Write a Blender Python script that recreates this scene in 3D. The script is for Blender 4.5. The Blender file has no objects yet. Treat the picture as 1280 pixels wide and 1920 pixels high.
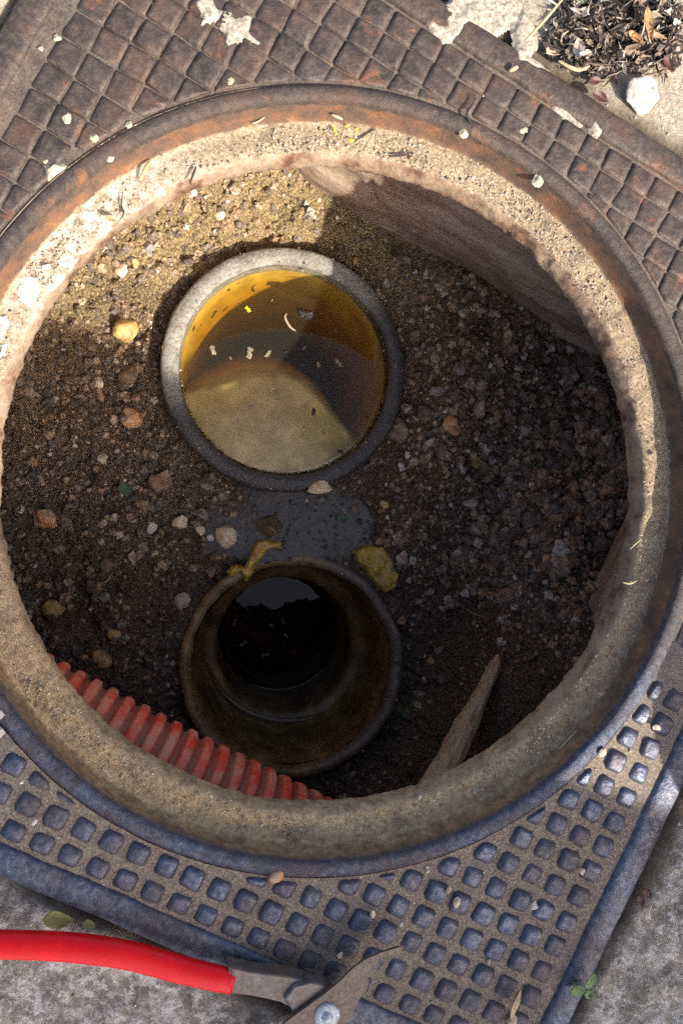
import bpy, bmesh, math, random
import numpy as np
from mathutils import Matrix, Vector

# ------------------------------------------------------------------ camera, sky, sun, exposure
SC = bpy.context.scene
COL = SC.collection
cam_d = bpy.data.cameras.new("camera")
cam = bpy.data.objects.new("camera", cam_d)
COL.objects.link(cam)
cam.location = (-0.05735, -0.04395, 0.48296)
cam.rotation_euler = (-0.01192, -0.14782, 0.48541)
cam_d.sensor_fit = 'VERTICAL'
cam_d.sensor_height = 36.0
cam_d.lens = 1442.0 / 1920.0 * 36.0
cam_d.clip_start = 0.01
cam_d.clip_end = 200.0
SC.camera = cam

SUN_EL = math.radians(39.5)
SUN_TRAVEL = math.radians(154.0)            # direction the light travels, in plan
SX, SY = -math.cos(SUN_TRAVEL), -math.sin(SUN_TRAVEL)   # towards the sun
world = bpy.data.worlds.new("World")
SC.world = world
world.use_nodes = True
wn = world.node_tree.nodes
bg = wn["Background"]
sky = wn.new("ShaderNodeTexSky")
sky.sky_type = 'NISHITA'
sky.sun_disc = False
sky.sun_elevation = SUN_EL
sky.sun_rotation = math.atan2(SX, SY)
sky.air_density = 0.55
sky.dust_density = 3.6
sky.ozone_density = 0.0
bg.inputs["Strength"].default_value = 0.15
world.node_tree.links.new(sky.outputs[0], bg.inputs[0])
sun_d = bpy.data.lights.new("sun", 'SUN')
sun_d.energy = 3.5
sun_d.angle = math.radians(0.5)
sun_d.color = (1.0, 0.93, 0.82)
sun = bpy.data.objects.new("sun", sun_d)
COL.objects.link(sun)
sun.location = (3, -1.5, 3)
sun.rotation_euler = Vector((SX * math.cos(SUN_EL), SY * math.cos(SUN_EL), math.sin(SUN_EL))).to_track_quat('Z', 'Y').to_euler()
SC.view_settings.view_transform = 'Standard'
SC.view_settings.look = 'None'
SC.view_settings.gamma = 1.0
SC.view_settings.use_curve_mapping = False
SC.view_settings.exposure = 1.27
SC.cycles.use_denoising = False
SC.cycles.sample_clamp_indirect = 4.0
SC.cycles.max_bounces = 10
SC.cycles.transparent_max_bounces = 12

# ------------------------------------------------------------------ helpers
rng = np.random.default_rng(7)
random.seed(7)
CAM_M = cam.rotation_euler.to_matrix()

def at(px, py, z=0.0):
    """the point at height z that a given point of the photograph shows"""
    d = CAM_M @ Vector(((px - 640) / 1442.0, -(py - 960) / 1442.0, -1.0))
    t = (z - cam.location.z) / d.z
    return Vector((cam.location.x + t * d.x, cam.location.y + t * d.y, z))

def _hash(i, j, k, seed):
    n = (i * 374761393 + j * 668265263 + k * 2147483647 + seed * 974634777) & 0xFFFFFFFF
    n = ((n ^ (n >> 13)) * 1274126177) & 0xFFFFFFFF
    n = (n ^ (n >> 16)) & 0xFFFFFFFF
    return n.astype(np.float64) / 4294967295.0

def vnoise(x, y, z, seed=0):
    xi, yi, zi = np.floor(x).astype(np.int64), np.floor(y).astype(np.int64), np.floor(z).astype(np.int64)
    fx, fy, fz = x - xi, y - yi, z - zi
    fx, fy, fz = [f * f * (3 - 2 * f) for f in (fx, fy, fz)]
    r = 0
    for a in (0, 1):
        for b in (0, 1):
            for c in (0, 1):
                w = (fx if a else 1 - fx) * (fy if b else 1 - fy) * (fz if c else 1 - fz)
                r = r + w * _hash(xi + a, yi + b, zi + c, seed)
    return r * 2 - 1

def fbm(x, y, z=0.0, scale=10.0, octv=4, gain=0.5, seed=0):
    x = np.asarray(x, float); y = np.asarray(y, float)
    z = np.zeros_like(x) + z
    s, a, tot = 0, 1.0, 0.0
    for o in range(octv):
        s = s + a * vnoise(x * scale + 13.7 * o, y * scale + 7.1 * o, z * scale + 3.3 * o, seed + o)
        tot += a; a *= gain; scale *= 2.03
    return s / tot

def sst(a, b, v):
    t = np.clip((np.asarray(v, float) - a) / (b - a), 0, 1)
    return t * t * (3 - 2 * t)

def raw_mesh(name, verts, faces, smooth=False, attr=None):
    me = bpy.data.meshes.new(name)
    me.from_pydata([tuple(v) for v in verts], [], [tuple(int(i) for i in f) for f in faces])
    if smooth:
        me.polygons.foreach_set("use_smooth", np.ones(len(me.polygons), bool))
    if attr:
        for k, v in attr.items():
            a = me.attributes.new(k, 'FLOAT', 'POINT')
            a.data.foreach_set("value", np.asarray(v, np.float32))
    me.update()
    return me

def link(name, me, mat=None, parent=None, loc=None):
    o = bpy.data.objects.new(name, me)
    COL.objects.link(o)
    if me is not None and mat is not None and not me.materials:
        me.materials.append(mat)
    if parent is not None:
        o.parent = parent
    if loc is not None:
        o.location = loc
    return o

def ob(name, verts, faces, mat, parent=None, smooth=False, attr=None, loc=None):
    """verts in world space; when loc is given they are stored relative to it"""
    v = np.asarray(verts, float)
    base = np.zeros(3)
    if parent is not None:
        base = np.array(parent.location)
        if parent.parent is not None:
            base = base + np.array(parent.parent.location)
    if loc is not None:
        base = np.array(loc, float)
    me = raw_mesh(name, v - base, faces, smooth, attr)
    return link(name, me, mat, parent, tuple(loc) if (loc is not None and parent is None) else None)

def tag(o, label=None, cat=None, group=None, kind=None):
    if label: o["label"] = label
    if cat: o["category"] = cat
    if group: o["group"] = group
    if kind: o["kind"] = kind
    return o

def thing(name, label, cat, loc, group=None):
    o = bpy.data.objects.new(name, None)
    COL.objects.link(o)
    o.location = loc
    o.empty_display_size = 0.02
    return tag(o, label, cat, group)

def bm_ob(name, bm, mat, parent=None, smooth=False, loc=None):
    v = np.array([p.co[:] for p in bm.verts])
    bm.verts.index_update()
    f = [[p.index for p in q.verts] for q in bm.faces]
    bm.free()
    return ob(name, v, f, mat, parent, smooth, None, loc)

def grid_faces(nu, nv, wrap_u=False, off=0):
    F = []
    for i in range(nu if wrap_u else nu - 1):
        i2 = (i + 1) % nu
        for j in range(nv - 1):
            F.append((off + i * nv + j, off + i2 * nv + j, off + i2 * nv + j + 1, off + i * nv + j + 1))
    return F

def lathe(profile, n, centre=(0, 0, 0), noise=None):
    """profile: list of (r, z); returns verts, faces"""
    P = np.array(profile, float)
    th = np.linspace(0, 2 * math.pi, n, endpoint=False)
    R = np.repeat(P[None, :, 0], n, 0); Z = np.repeat(P[None, :, 1], n, 0)
    T = np.repeat(th[:, None], len(P), 1)
    if noise is not None:
        R, Z = noise(R, Z, T)
    X = centre[0] + R * np.cos(T); Y = centre[1] + R * np.sin(T)
    V = np.stack([X, Y, Z + centre[2]], -1).reshape(-1, 3)
    return V, grid_faces(n, len(P), True)

def tube(path, rad, n=12, flat=1.0, cap=True, up=(0, 0, 1)):
    """swept tube; rad may be a list; flat squashes it along the up direction"""
    path = [Vector(p) for p in path]
    V, m = [], len(path)
    up = Vector(up)
    for i, p in enumerate(path):
        t = (path[min(i + 1, m - 1)] - path[max(i - 1, 0)]).normalized()
        s = t.cross(up)
        if s.length < 1e-4: s = t.cross(Vector((1, 0, 0)))
        s.normalize()
        u = s.cross(t).normalized()
        r = rad[i] if hasattr(rad, "__len__") else rad
        for k in range(n):
            a = 2 * math.pi * k / n
            V.append(p + s * (math.cos(a) * r) + u * (math.sin(a) * r * flat))
    F = []
    for i in range(m - 1):
        for k in range(n):
            k2 = (k + 1) % n
            F.append((i * n + k, i * n + k2, (i + 1) * n + k2, (i + 1) * n + k))
    if cap:
        F.append(tuple(reversed(range(n)))); F.append(tuple(range((m - 1) * n, m * n)))
    return V, F

def catmull(pts, n):
    P = [Vector(p) for p in pts]
    P = [P[0] * 2 - P[1]] + P + [P[-1] * 2 - P[-2]]
    out = []
    for i in range(1, len(P) - 2):
        for k in range(n):
            t = k / n
            a, b, c, d = P[i - 1], P[i], P[i + 1], P[i + 2]
            out.append(0.5 * ((2 * b) + (c - a) * t + (2 * a - 5 * b + 4 * c - d) * t * t + (3 * b - a - 3 * c + d) * t ** 3))
    out.append(P[-2])
    return out

def box_bm(bm, x0, x1, y0, y1, z0, z1):
    r = bmesh.ops.create_cube(bm, size=1.0)
    for v in r['verts']:
        v.co = Vector(((x0 + x1) / 2 + v.co.x * (x1 - x0), (y0 + y1) / 2 + v.co.y * (y1 - y0), (z0 + z1) / 2 + v.co.z * (z1 - z0)))
    return r['verts']

# ------------------------------------------------------------------ materials
class Mat:
    def __init__(self, name, rough=0.7, metal=0.0, spec=0.5):
        self.m = bpy.data.materials.new(name)
        self.m.use_nodes = True
        self.t = self.m.node_tree
        self.p = self.t.nodes["Principled BSDF"]
        g = self.t.nodes.new("ShaderNodeNewGeometry")
        self.pos = g.outputs["Position"]
        self.p.inputs["Roughness"].default_value = rough
        self.p.inputs["Metallic"].default_value = metal
        self.p.inputs["Specular IOR Level"].default_value = spec
    def n(self, kind, **kw):
        nd = self.t.nodes.new(kind)
        for k, v in kw.items(): setattr(nd, k, v)
        return nd
    def put(self, sock, v):
        if isinstance(v, bpy.types.NodeSocket): self.t.links.new(v, sock)
        else:
            if isinstance(v, (tuple, list)) and len(v) == 3 and sock.type == 'RGBA': v = (*v, 1)
            sock.default_value = v
    def noise(self, scale, detail=4, rough=0.55, dist=0.0, vec=None):
        nd = self.n("ShaderNodeTexNoise")
        self.put(nd.inputs["Vector"], vec or self.pos)
        nd.inputs["Scale"].default_value = scale; nd.inputs["Detail"].default_value = detail
        nd.inputs["Roughness"].default_value = rough; nd.inputs["Distortion"].default_value = dist
        return nd.outputs["Fac"]
    def voro(self, scale, out="Distance", feature='F1', vec=None, rand=1.0):
        nd = self.n("ShaderNodeTexVoronoi", feature=feature)
        self.put(nd.inputs["Vector"], vec or self.pos)
        nd.inputs["Scale"].default_value = scale
        nd.inputs["Randomness"].default_value = rand
        return nd.outputs[out]
    def ramp(self, fac, stops):
        nd = self.n("ShaderNodeValToRGB")
        self.put(nd.inputs[0], fac)
        e = nd.color_ramp.elements
        while len(e) < len(stops): e.new(0.5)
        for el, (p, c) in zip(e, stops):
            el.position = p
            el.color = (c, c, c, 1) if not hasattr(c, "__len__") else (*c, 1)
        return nd.outputs[0]
    def mix(self, f, a, b, mode='MIX'):
        nd = self.n("ShaderNodeMix", data_type='RGBA', blend_type=mode)
        self.put(nd.inputs[0], f); self.put(nd.inputs[6], a); self.put(nd.inputs[7], b)
        return nd.outputs[2]
    def math(self, op, a, b=0.0, clamp=False):
        nd = self.n("ShaderNodeMath", operation=op, use_clamp=clamp)
        self.put(nd.inputs[0], a); self.put(nd.inputs[1], b)
        return nd.outputs[0]
    def attr(self, name):
        nd = self.n("ShaderNodeAttribute", attribute_name=name)
        return nd.outputs["Fac"]
    def objrand(self):
        return self.n("ShaderNodeObjectInfo").outputs["Random"]
    def bump(self, h, strength=0.5, dist=0.001, prev=None):
        nd = self.n("ShaderNodeBump")
        nd.inputs["Strength"].default_value = strength; nd.inputs["Distance"].default_value = dist
        self.put(nd.inputs["Height"], h)
        if prev is not None: self.put(nd.inputs["Normal"], prev)
        return nd.outputs[0]
    def done(self, col=None, rough=None, metal=None, normal=None):
        if col is not None: self.put(self.p.inputs["Base Color"], col)
        if rough is not None: self.put(self.p.inputs["Roughness"], rough)
        if metal is not None: self.put(self.p.inputs["Metallic"], metal)
        if normal is not None: self.put(self.p.inputs["Normal"], normal)
        return self.m

def iron_nodes(k):
    """colour, roughness, metal of old rusty cast iron"""
    n1 = k.noise(38, 5, 0.62); n2 = k.noise(230, 4, 0.6); n3 = k.noise(12, 3)
    base = k.ramp(n1, [(0.28, (0.024, 0.020, 0.019)), (0.50, (0.056, 0.039, 0.031)), (0.74, (0.108, 0.056, 0.034))])
    base = k.mix(k.ramp(n2, [(0.42, 0.0), (0.72, 0.75)]), base, (0.120, 0.090, 0.069))
    base = k.mix(k.ramp(k.noise(620, 3, 0.7), [(0.56, 0.0), (0.74, 0.8)]), base, (0.030, 0.022, 0.020))
    rust = k.ramp(k.noise(55, 5, 0.68, 0.6), [(0.60, 0.0), (0.72, 0.75)])
    base = k.mix(rust, base, (0.230, 0.085, 0.034))
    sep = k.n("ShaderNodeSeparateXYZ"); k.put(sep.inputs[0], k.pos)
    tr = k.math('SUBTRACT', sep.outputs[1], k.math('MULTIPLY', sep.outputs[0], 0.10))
    trod_shaded = k.ramp(k.math('ADD', k.math('MULTIPLY', tr, 2.5), 0.5), [(0.30, 1.0), (0.62, 0.0)])   # worn metal side, which is also the shaded one
    trod_shaded = k.math('MULTIPLY', trod_shaded, k.ramp(k.noise(17, 4, 0.6), [(0.36, 0.35), (0.56, 1.0)]))
    worn = k.ramp(n2, [(0.30, (0.062, 0.074, 0.108)), (0.55, (0.122, 0.142, 0.198)), (0.75, (0.21, 0.215, 0.24))])  # the sky's blue reflection is tinted into this worn-metal colour
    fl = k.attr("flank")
    base = k.mix(k.math('MULTIPLY', trod_shaded, k.ramp(n1, [(0.35, 0.95), (0.75, 0.60)])), base, worn)
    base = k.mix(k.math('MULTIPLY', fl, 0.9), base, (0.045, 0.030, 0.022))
    metal = k.math('SUBTRACT', k.math('ADD', 0.22, k.math('MULTIPLY', trod_shaded, 0.68)), k.math('ADD', k.math('MULTIPLY', rust, 0.3), k.math('MULTIPLY', fl, 0.7)), True)
    rough = k.math('SUBTRACT', k.ramp(k.noise(120, 4), [(0.3, 0.50), (0.7, 0.66)]), k.math('MULTIPLY', trod_shaded, 0.11))
    return base, rough, metal, n2

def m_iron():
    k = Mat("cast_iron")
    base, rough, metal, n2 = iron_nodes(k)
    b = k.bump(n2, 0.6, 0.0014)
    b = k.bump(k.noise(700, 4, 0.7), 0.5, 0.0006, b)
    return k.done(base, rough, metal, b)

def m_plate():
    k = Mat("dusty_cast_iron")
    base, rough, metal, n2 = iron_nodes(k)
    d = k.attr("dust")
    d = k.math('ADD', d, k.math('MULTIPLY', k.math('SUBTRACT', k.noise(60, 6, 0.75), 0.5), 1.9), True)
    dustc = k.ramp(k.noise(700, 3, 0.7), [(0.28, (0.085, 0.062, 0.044)), (0.5, (0.205, 0.162, 0.120)), (0.75, (0.39, 0.32, 0.245))])
    col = k.mix(d, base, dustc)
    r = k.math('ADD', rough, k.math('MULTIPLY', d, 0.5), True)
    mt = k.math('MULTIPLY', metal, k.math('SUBTRACT', 1.0, d, True))
    b = k.bump(k.noise(500, 4, 0.7), 0.6, 0.0012)
    return k.done(col, r, mt, b)

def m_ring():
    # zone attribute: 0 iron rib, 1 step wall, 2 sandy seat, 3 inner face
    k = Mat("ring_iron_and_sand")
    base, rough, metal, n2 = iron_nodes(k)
    z = k.attr("zone"); pale = k.attr("pale")
    brown = k.ramp(k.noise(60, 5, 0.65), [(0.3, (0.055, 0.032, 0.023)), (0.48, (0.125, 0.072, 0.046)), (0.62, (0.205, 0.092, 0.042)), (0.78, (0.34, 0.23, 0.14))])
    sand = k.ramp(k.noise(520, 4, 0.75), [(0.31, (0.095, 0.062, 0.035)), (0.5, (0.285, 0.208, 0.125)), (0.70, (0.50, 0.405, 0.28))])
    sand = k.mix(k.ramp(k.noise(26, 4, 0.6), [(0.45, 0.0), (0.68, 0.6)]), sand, (0.29, 0.195, 0.115))
    sand = k.mix(k.ramp(k.noise(1100, 2, 0.8), [(0.60, 0.0), (0.70, 0.8)]), sand, (0.78, 0.72, 0.62))
    face = k.ramp(k.noise(45, 5, 0.65), [(0.34, (0.120, 0.048, 0.024)), (0.46, (0.27, 0.175, 0.110)), (0.7, (0.42, 0.315, 0.215))])
    face = k.mix(k.ramp(k.noise(330, 5, 0.75), [(0.5, 0.0), (0.72, 0.7)]), face, (0.13, 0.085, 0.055))
    zz = k.math('ADD', z, k.math('MULTIPLY', k.math('SUBTRACT', k.noise(110, 5, 0.7), 0.5), 0.9))
    col = k.mix(k.ramp(zz, [(0.5, 0.0), (0.75, 1.0)]), base, brown)
    w = k.math('SUBTRACT', zz, 1.0)
    col = k.mix(k.ramp(w, [(0.35, 0.0), (0.6, 1.0)]), col, sand)
    w2 = k.math('SUBTRACT', zz, 2.0)
    col = k.mix(k.ramp(w2, [(0.35, 0.0), (0.65, 1.0)]), col, face)
    och = k.attr("ochre")
    of = k.math('MULTIPLY', och, k.ramp(k.noise(70, 5, 0.7), [(0.32, 0.25), (0.62, 1.0)]))
    col = k.mix(of, col, k.ramp(k.noise(240, 4, 0.7), [(0.3, (0.26, 0.145, 0.055)), (0.52, (0.56, 0.375, 0.175)), (0.75, (0.74, 0.57, 0.34))]))
    col = k.mix(k.ramp(k.noise(85, 6, 0.78), [(0.52, 0.0), (0.64, 0.55)]), col, (0.085, 0.058, 0.040))
    pf = k.math('MULTIPLY', pale, k.ramp(k.noise(150, 5, 0.7), [(0.42, 0.0), (0.6, 1.0)]))
    col = k.mix(pf, col, (0.58, 0.53, 0.46))
    iron = k.ramp(zz, [(0.4, 1.0), (0.75, 0.0)])
    r = k.mix(iron, (0.85, 0.85, 0.85), rough)
    b = k.bump(k.noise(420, 5, 0.75), 0.7, 0.0016)
    b = k.bump(k.noise(1400, 3, 0.7), 0.5, 0.0006, b)
    return k.done(col, r, k.math('MULTIPLY', metal, iron), b)

def m_concrete():
    k = Mat("weathered_concrete", 0.9)
    a = k.voro(210, "Color"); n1 = k.noise(9, 5, 0.6); n2 = k.noise(330, 4, 0.75); n3 = k.noise(55, 5, 0.7, 0.5)
    sep = k.n("ShaderNodeSeparateColor"); k.put(sep.inputs[0], a)
    agg = k.ramp(sep.outputs[0], [(0.0, (0.16, 0.14, 0.115)), (0.35, (0.30, 0.265, 0.215)), (0.7, (0.42, 0.375, 0.305)), (1.0, (0.54, 0.49, 0.42))])
    cem = k.ramp(n2, [(0.28, (0.15, 0.125, 0.092)), (0.5, (0.31, 0.265, 0.205)), (0.76, (0.50, 0.435, 0.345))])
    wear = k.attr("wear")
    col = k.mix(k.math('MULTIPLY', wear, k.ramp(n3, [(0.35, 0.15), (0.6, 0.85)])), cem, agg)
    lich = k.math('MULTIPLY', wear, k.ramp(k.noise(95, 6, 0.8, 0.3), [(0.50, 0.0), (0.57, 0.9)]))
    col = k.mix(lich, col, (0.60, 0.56, 0.50))
    dark = k.math('MULTIPLY', wear, k.ramp(k.noise(50, 6, 0.8, 0.2), [(0.47, 0.0), (0.60, 0.85)]))
    col = k.mix(dark, col, (0.105, 0.09, 0.07))
    col = k.mix(k.math('MULTIPLY', wear, k.ramp(k.noise(620, 3, 0.8), [(0.58, 0.0), (0.68, 0.8)])), col, (0.055, 0.048, 0.04))
    col = k.mix(k.ramp(k.noise(540, 3, 0.8, 0, None), [(0.62, 0.0), (0.72, 0.6)]), col, (0.70, 0.65, 0.57))
    dirt = k.attr("dirt")
    df = k.math('ADD', dirt, k.math('MULTIPLY', k.math('SUBTRACT', k.noise(90, 5, 0.7), 0.5), 0.8), True)
    df = k.math('MULTIPLY', df, k.ramp(dirt, [(0.02, 0.0), (0.15, 1.0)]))
    col = k.mix(df, col, (0.085, 0.062, 0.04))
    b = k.bump(n2, 0.6, 0.002)
    b = k.bump(k.noise(95, 5, 0.7), 0.6, 0.004, b)
    return k.done(col, 0.88, None, b)

def m_soil():
    k = Mat("damp_soil", 0.7)
    wet = k.attr("wet"); dry = k.attr("dry")
    n1 = k.noise(70, 6, 0.7); n2 = k.noise(420, 5, 0.78); v = k.voro(260, "Color")
    sep = k.n("ShaderNodeSeparateColor"); k.put(sep.inputs[0], v)
    col = k.ramp(n2, [(0.39, (0.014, 0.008, 0.004)), (0.50, (0.150, 0.088, 0.046)), (0.65, (0.54, 0.355, 0.200))])
    col = k.mix(k.ramp(sep.outputs[0], [(0.78, 0.0), (0.86, 0.7)]), col, (0.17, 0.125, 0.085))
    col = k.mix(k.ramp(n1, [(0.56, 0.0), (0.76, 0.45)]), col, (0.055, 0.036, 0.022))
    dry_sunlit = k.ramp(n2, [(0.34, (0.065, 0.037, 0.014)), (0.47, (0.42, 0.285, 0.125)), (0.66, (0.85, 0.66, 0.35))])  # dry soil colour, raised to carry sunlit brightness
    col = k.mix(k.math('MULTIPLY', dry, k.ramp(n1, [(0.3, 1.0), (0.7, 0.55)])), col, dry_sunlit)
    col = k.mix(k.math('MULTIPLY', wet, 0.85), col, (0.018, 0.016, 0.015))
    rgh = k.math('SUBTRACT', 0.72, k.math('MULTIPLY', wet, 0.60))
    h = k.math('ADD', n2, k.math('MULTIPLY', k.voro(330), -0.8))
    st = k.bump(h, 1.0, 0.005)
    nm = k.n("ShaderNodeMix", data_type='VECTOR')
    k.put(nm.inputs[0], k.math('MULTIPLY', wet, 0.82)); k.put(nm.inputs[4], st)
    g = k.n("ShaderNodeNewGeometry"); k.put(nm.inputs[5], g.outputs["Normal"])
    return k.done(col, rgh, None, nm.outputs[1])

def m_pebbles():
    k = Mat("mixed_gravel", 0.62)
    c = k.attr("tint")
    col = k.ramp(c, [(0.0, (0.070, 0.055, 0.046)), (0.25, (0.190, 0.140, 0.105)), (0.45, (0.34, 0.240, 0.165)),
                     (0.62, (0.42, 0.255, 0.135)), (0.82, (0.50, 0.385, 0.27)), (1.0, (0.66, 0.59, 0.49))])
    col = k.mix(k.ramp(k.noise(420, 3), [(0.45, 0.0), (0.65, 0.75)]), col, (0.035, 0.022, 0.013))
    return k.done(col, 0.6, None, k.bump(k.noise(900, 3), 0.4, 0.0005))

def m_grit():
    k = Mat("pale_grit", 0.8)
    c = k.attr("tint")
    col = k.ramp(c, [(0.0, (0.10, 0.075, 0.055)), (0.4, (0.27, 0.21, 0.145)), (0.75, (0.48, 0.41, 0.31)), (1.0, (0.74, 0.69, 0.60))])
    return k.done(col, 0.8)

def m_stone(name, c1, c2, c3, sc=110, mud=0.35, rough=0.6):
    k = Mat(name, rough)
    off = k.n("ShaderNodeVectorMath", operation='ADD')
    k.put(off.inputs[0], k.pos)
    v = k.noise(sc, 5, 0.68, 0.4)
    col = k.ramp(v, [(0.30, c1), (0.52, c2), (0.72, c3)])
    col = k.mix(k.ramp(k.noise(sc * 0.55, 5, 0.7), [(0.58 - mud * 0.35, 0.0), (0.74 - mud * 0.3, 0.9)]), col, (0.055, 0.038, 0.026))
    b = k.bump(k.noise(sc * 3, 5, 0.7), 0.6, 0.0012)
    return k.done(col, rough, None, b)

def m_wall():
    k = Mat("stained_render", 0.85)
    sc = k.n("ShaderNodeMapping"); k.put(sc.inputs[0], k.pos)
    sc.inputs["Scale"].default_value = (0.35, 0.35, 2.2)
    n1 = k.noise(24, 6, 0.65, 0.7, sc.outputs[0]); n2 = k.noise(160, 5, 0.7)
    col = k.ramp(n1, [(0.28, (0.19, 0.115, 0.075)), (0.46, (0.36, 0.245, 0.170)), (0.6, (0.50, 0.375, 0.275)), (0.75, (0.40, 0.225, 0.135))])
    col = k.mix(k.ramp(n2, [(0.5, 0.0), (0.75, 0.5)]), col, (0.09, 0.065, 0.05))
    b = k.bump(n2, 0.6, 0.002)
    b = k.bump(n1, 0.5, 0.004, b)
    return k.done(col, 0.85, None, b)

def m_pipe():
    k = Mat("grey_pipe_concrete", 0.6)
    n1 = k.noise(45, 5, 0.65); n2 = k.noise(300, 4, 0.7)
    col = k.ramp(n1, [(0.3, (0.16, 0.145, 0.125)), (0.5, (0.31, 0.285, 0.25)), (0.7, (0.42, 0.395, 0.35))])
    col = k.mix(k.ramp(n2, [(0.48, 0.0), (0.68, 0.8)]), col, (0.12, 0.095, 0.065))
    col = k.mix(k.ramp(k.noise(110, 5, 0.75), [(0.55, 0.0), (0.68, 0.8)]), col, (0.17, 0.13, 0.085))
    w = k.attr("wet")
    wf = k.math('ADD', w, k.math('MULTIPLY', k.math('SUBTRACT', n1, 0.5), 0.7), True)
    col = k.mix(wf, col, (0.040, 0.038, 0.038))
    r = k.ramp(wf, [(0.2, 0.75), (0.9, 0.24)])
    return k.done(col, r, None, k.bump(n2, 0.7, 0.0022))

def m_pipe_inner():
    k = Mat("ochre_stained_pipe_wall", 0.75)
    n1 = k.noise(40, 5, 0.65)
    col = k.ramp(n1, [(0.3, (0.30, 0.18, 0.045)), (0.55, (0.52, 0.34, 0.09)), (0.75, (0.66, 0.46, 0.14))])
    return k.done(col, 0.8)

def m_slime():
    k = Mat("brown_slimed_pipe", 0.4)
    n1 = k.noise(35, 5, 0.68, 0.5); n2 = k.noise(260, 5, 0.75)
    col = k.ramp(n1, [(0.3, (0.070, 0.038, 0.014)), (0.52, (0.22, 0.130, 0.050)), (0.75, (0.42, 0.27, 0.115))])
    col = k.mix(k.ramp(n2, [(0.58, 0.0), (0.72, 0.85)]), col, (0.30, 0.225, 0.14))
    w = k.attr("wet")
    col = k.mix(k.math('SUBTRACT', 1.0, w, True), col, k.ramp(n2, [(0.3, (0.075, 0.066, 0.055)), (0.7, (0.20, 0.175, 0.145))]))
    r = k.ramp(k.noise(90, 3), [(0.35, 0.24), (0.65, 0.5)])
    return k.done(col, r, None, k.bump(n2, 0.5, 0.0012))

def m_water(name, tint, silt, silt_f, rough=0.0, wave=0.0, absorb=None, f0=0.024, margin=False):
    m = bpy.data.materials.new(name); m.use_nodes = True
    t = m.node_tree; t.nodes.clear()
    out = t.nodes.new("ShaderNodeOutputMaterial")
    tr = t.nodes.new("ShaderNodeBsdfTransparent"); tr.inputs[0].default_value = (*tint, 1)
    df = t.nodes.new("ShaderNodeBsdfDiffuse"); df.inputs[0].default_value = (*silt, 1)
    gl = t.nodes.new("ShaderNodeBsdfGlossy"); gl.inputs["Roughness"].default_value = rough
    lw = t.nodes.new("ShaderNodeLayerWeight"); lw.inputs[0].default_value = 0.5      # Schlick's law, the same from both sides
    pw = t.nodes.new("ShaderNodeMath"); pw.operation = 'POWER'; pw.inputs[1].default_value = 5.0
    fr = t.nodes.new("ShaderNodeMath"); fr.operation = 'MULTIPLY_ADD'; fr.inputs[1].default_value = 1 - f0; fr.inputs[2].default_value = f0
    t.links.new(lw.outputs["Facing"], pw.inputs[0]); t.links.new(pw.outputs[0], fr.inputs[0])
    m1 = t.nodes.new("ShaderNodeMixShader"); m1.inputs[0].default_value = silt_f
    m2 = t.nodes.new("ShaderNodeMixShader")
    t.links.new(tr.outputs[0], m1.inputs[1]); t.links.new(df.outputs[0], m1.inputs[2])
    t.links.new(fr.outputs[0], m2.inputs[0]); t.links.new(m1.outputs[0], m2.inputs[1]); t.links.new(gl.outputs[0], m2.inputs[2])
    if margin:                                    # the film thins out into the soil at its margin
        at_ = t.nodes.new("ShaderNodeAttribute"); at_.attribute_name = "margin"
        t0 = t.nodes.new("ShaderNodeBsdfTransparent"); m3 = t.nodes.new("ShaderNodeMixShader")
        t.links.new(at_.outputs["Fac"], m3.inputs[0]); t.links.new(t0.outputs[0], m3.inputs[1]); t.links.new(m2.outputs[0], m3.inputs[2])
        m2 = m3
    t.links.new(m2.outputs[0], out.inputs[0])
    if absorb:
        va = t.nodes.new("ShaderNodeVolumeAbsorption"); va.inputs[0].default_value = (*absorb[0], 1); va.inputs[1].default_value = absorb[1]
        t.links.new(va.outputs[0], out.inputs["Volume"])
    if wave:
        g = t.nodes.new("ShaderNodeNewGeometry"); nz = t.nodes.new("ShaderNodeTexNoise"); nz.inputs["Scale"].default_value = 32
        b = t.nodes.new("ShaderNodeBump"); b.inputs["Strength"].default_value = wave; b.inputs["Distance"].default_value = 0.002
        t.links.new(g.outputs["Position"], nz.inputs["Vector"]); t.links.new(nz.outputs[0], b.inputs["Height"])
        t.links.new(b.outputs[0], gl.inputs["Normal"]); t.links.new(b.outputs[0], lw.inputs["Normal"])
    return m

def m_hose():
    k = Mat("muddy_red_plastic", 0.55)
    n1 = k.noise(60, 5, 0.7, 0.4); n2 = k.noise(260, 4, 0.7)
    col = k.ramp(k.noise(30, 3), [(0.3, (0.86, 0.050, 0.022)), (0.7, (0.92, 0.120, 0.055))])
    mud = k.math('MULTIPLY', k.ramp(n1, [(0.42, 0.08), (0.60, 0.85)]), k.ramp(n2, [(0.2, 0.75), (0.6, 1.0)]))
    col = k.mix(mud, col, (0.72, 0.38, 0.225))
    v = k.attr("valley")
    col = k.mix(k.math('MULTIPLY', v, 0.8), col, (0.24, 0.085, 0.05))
    return k.done(col, k.ramp(mud, [(0, 0.4), (1, 0.85)]), None, k.bump(n2, 0.4, 0.0008))

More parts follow.
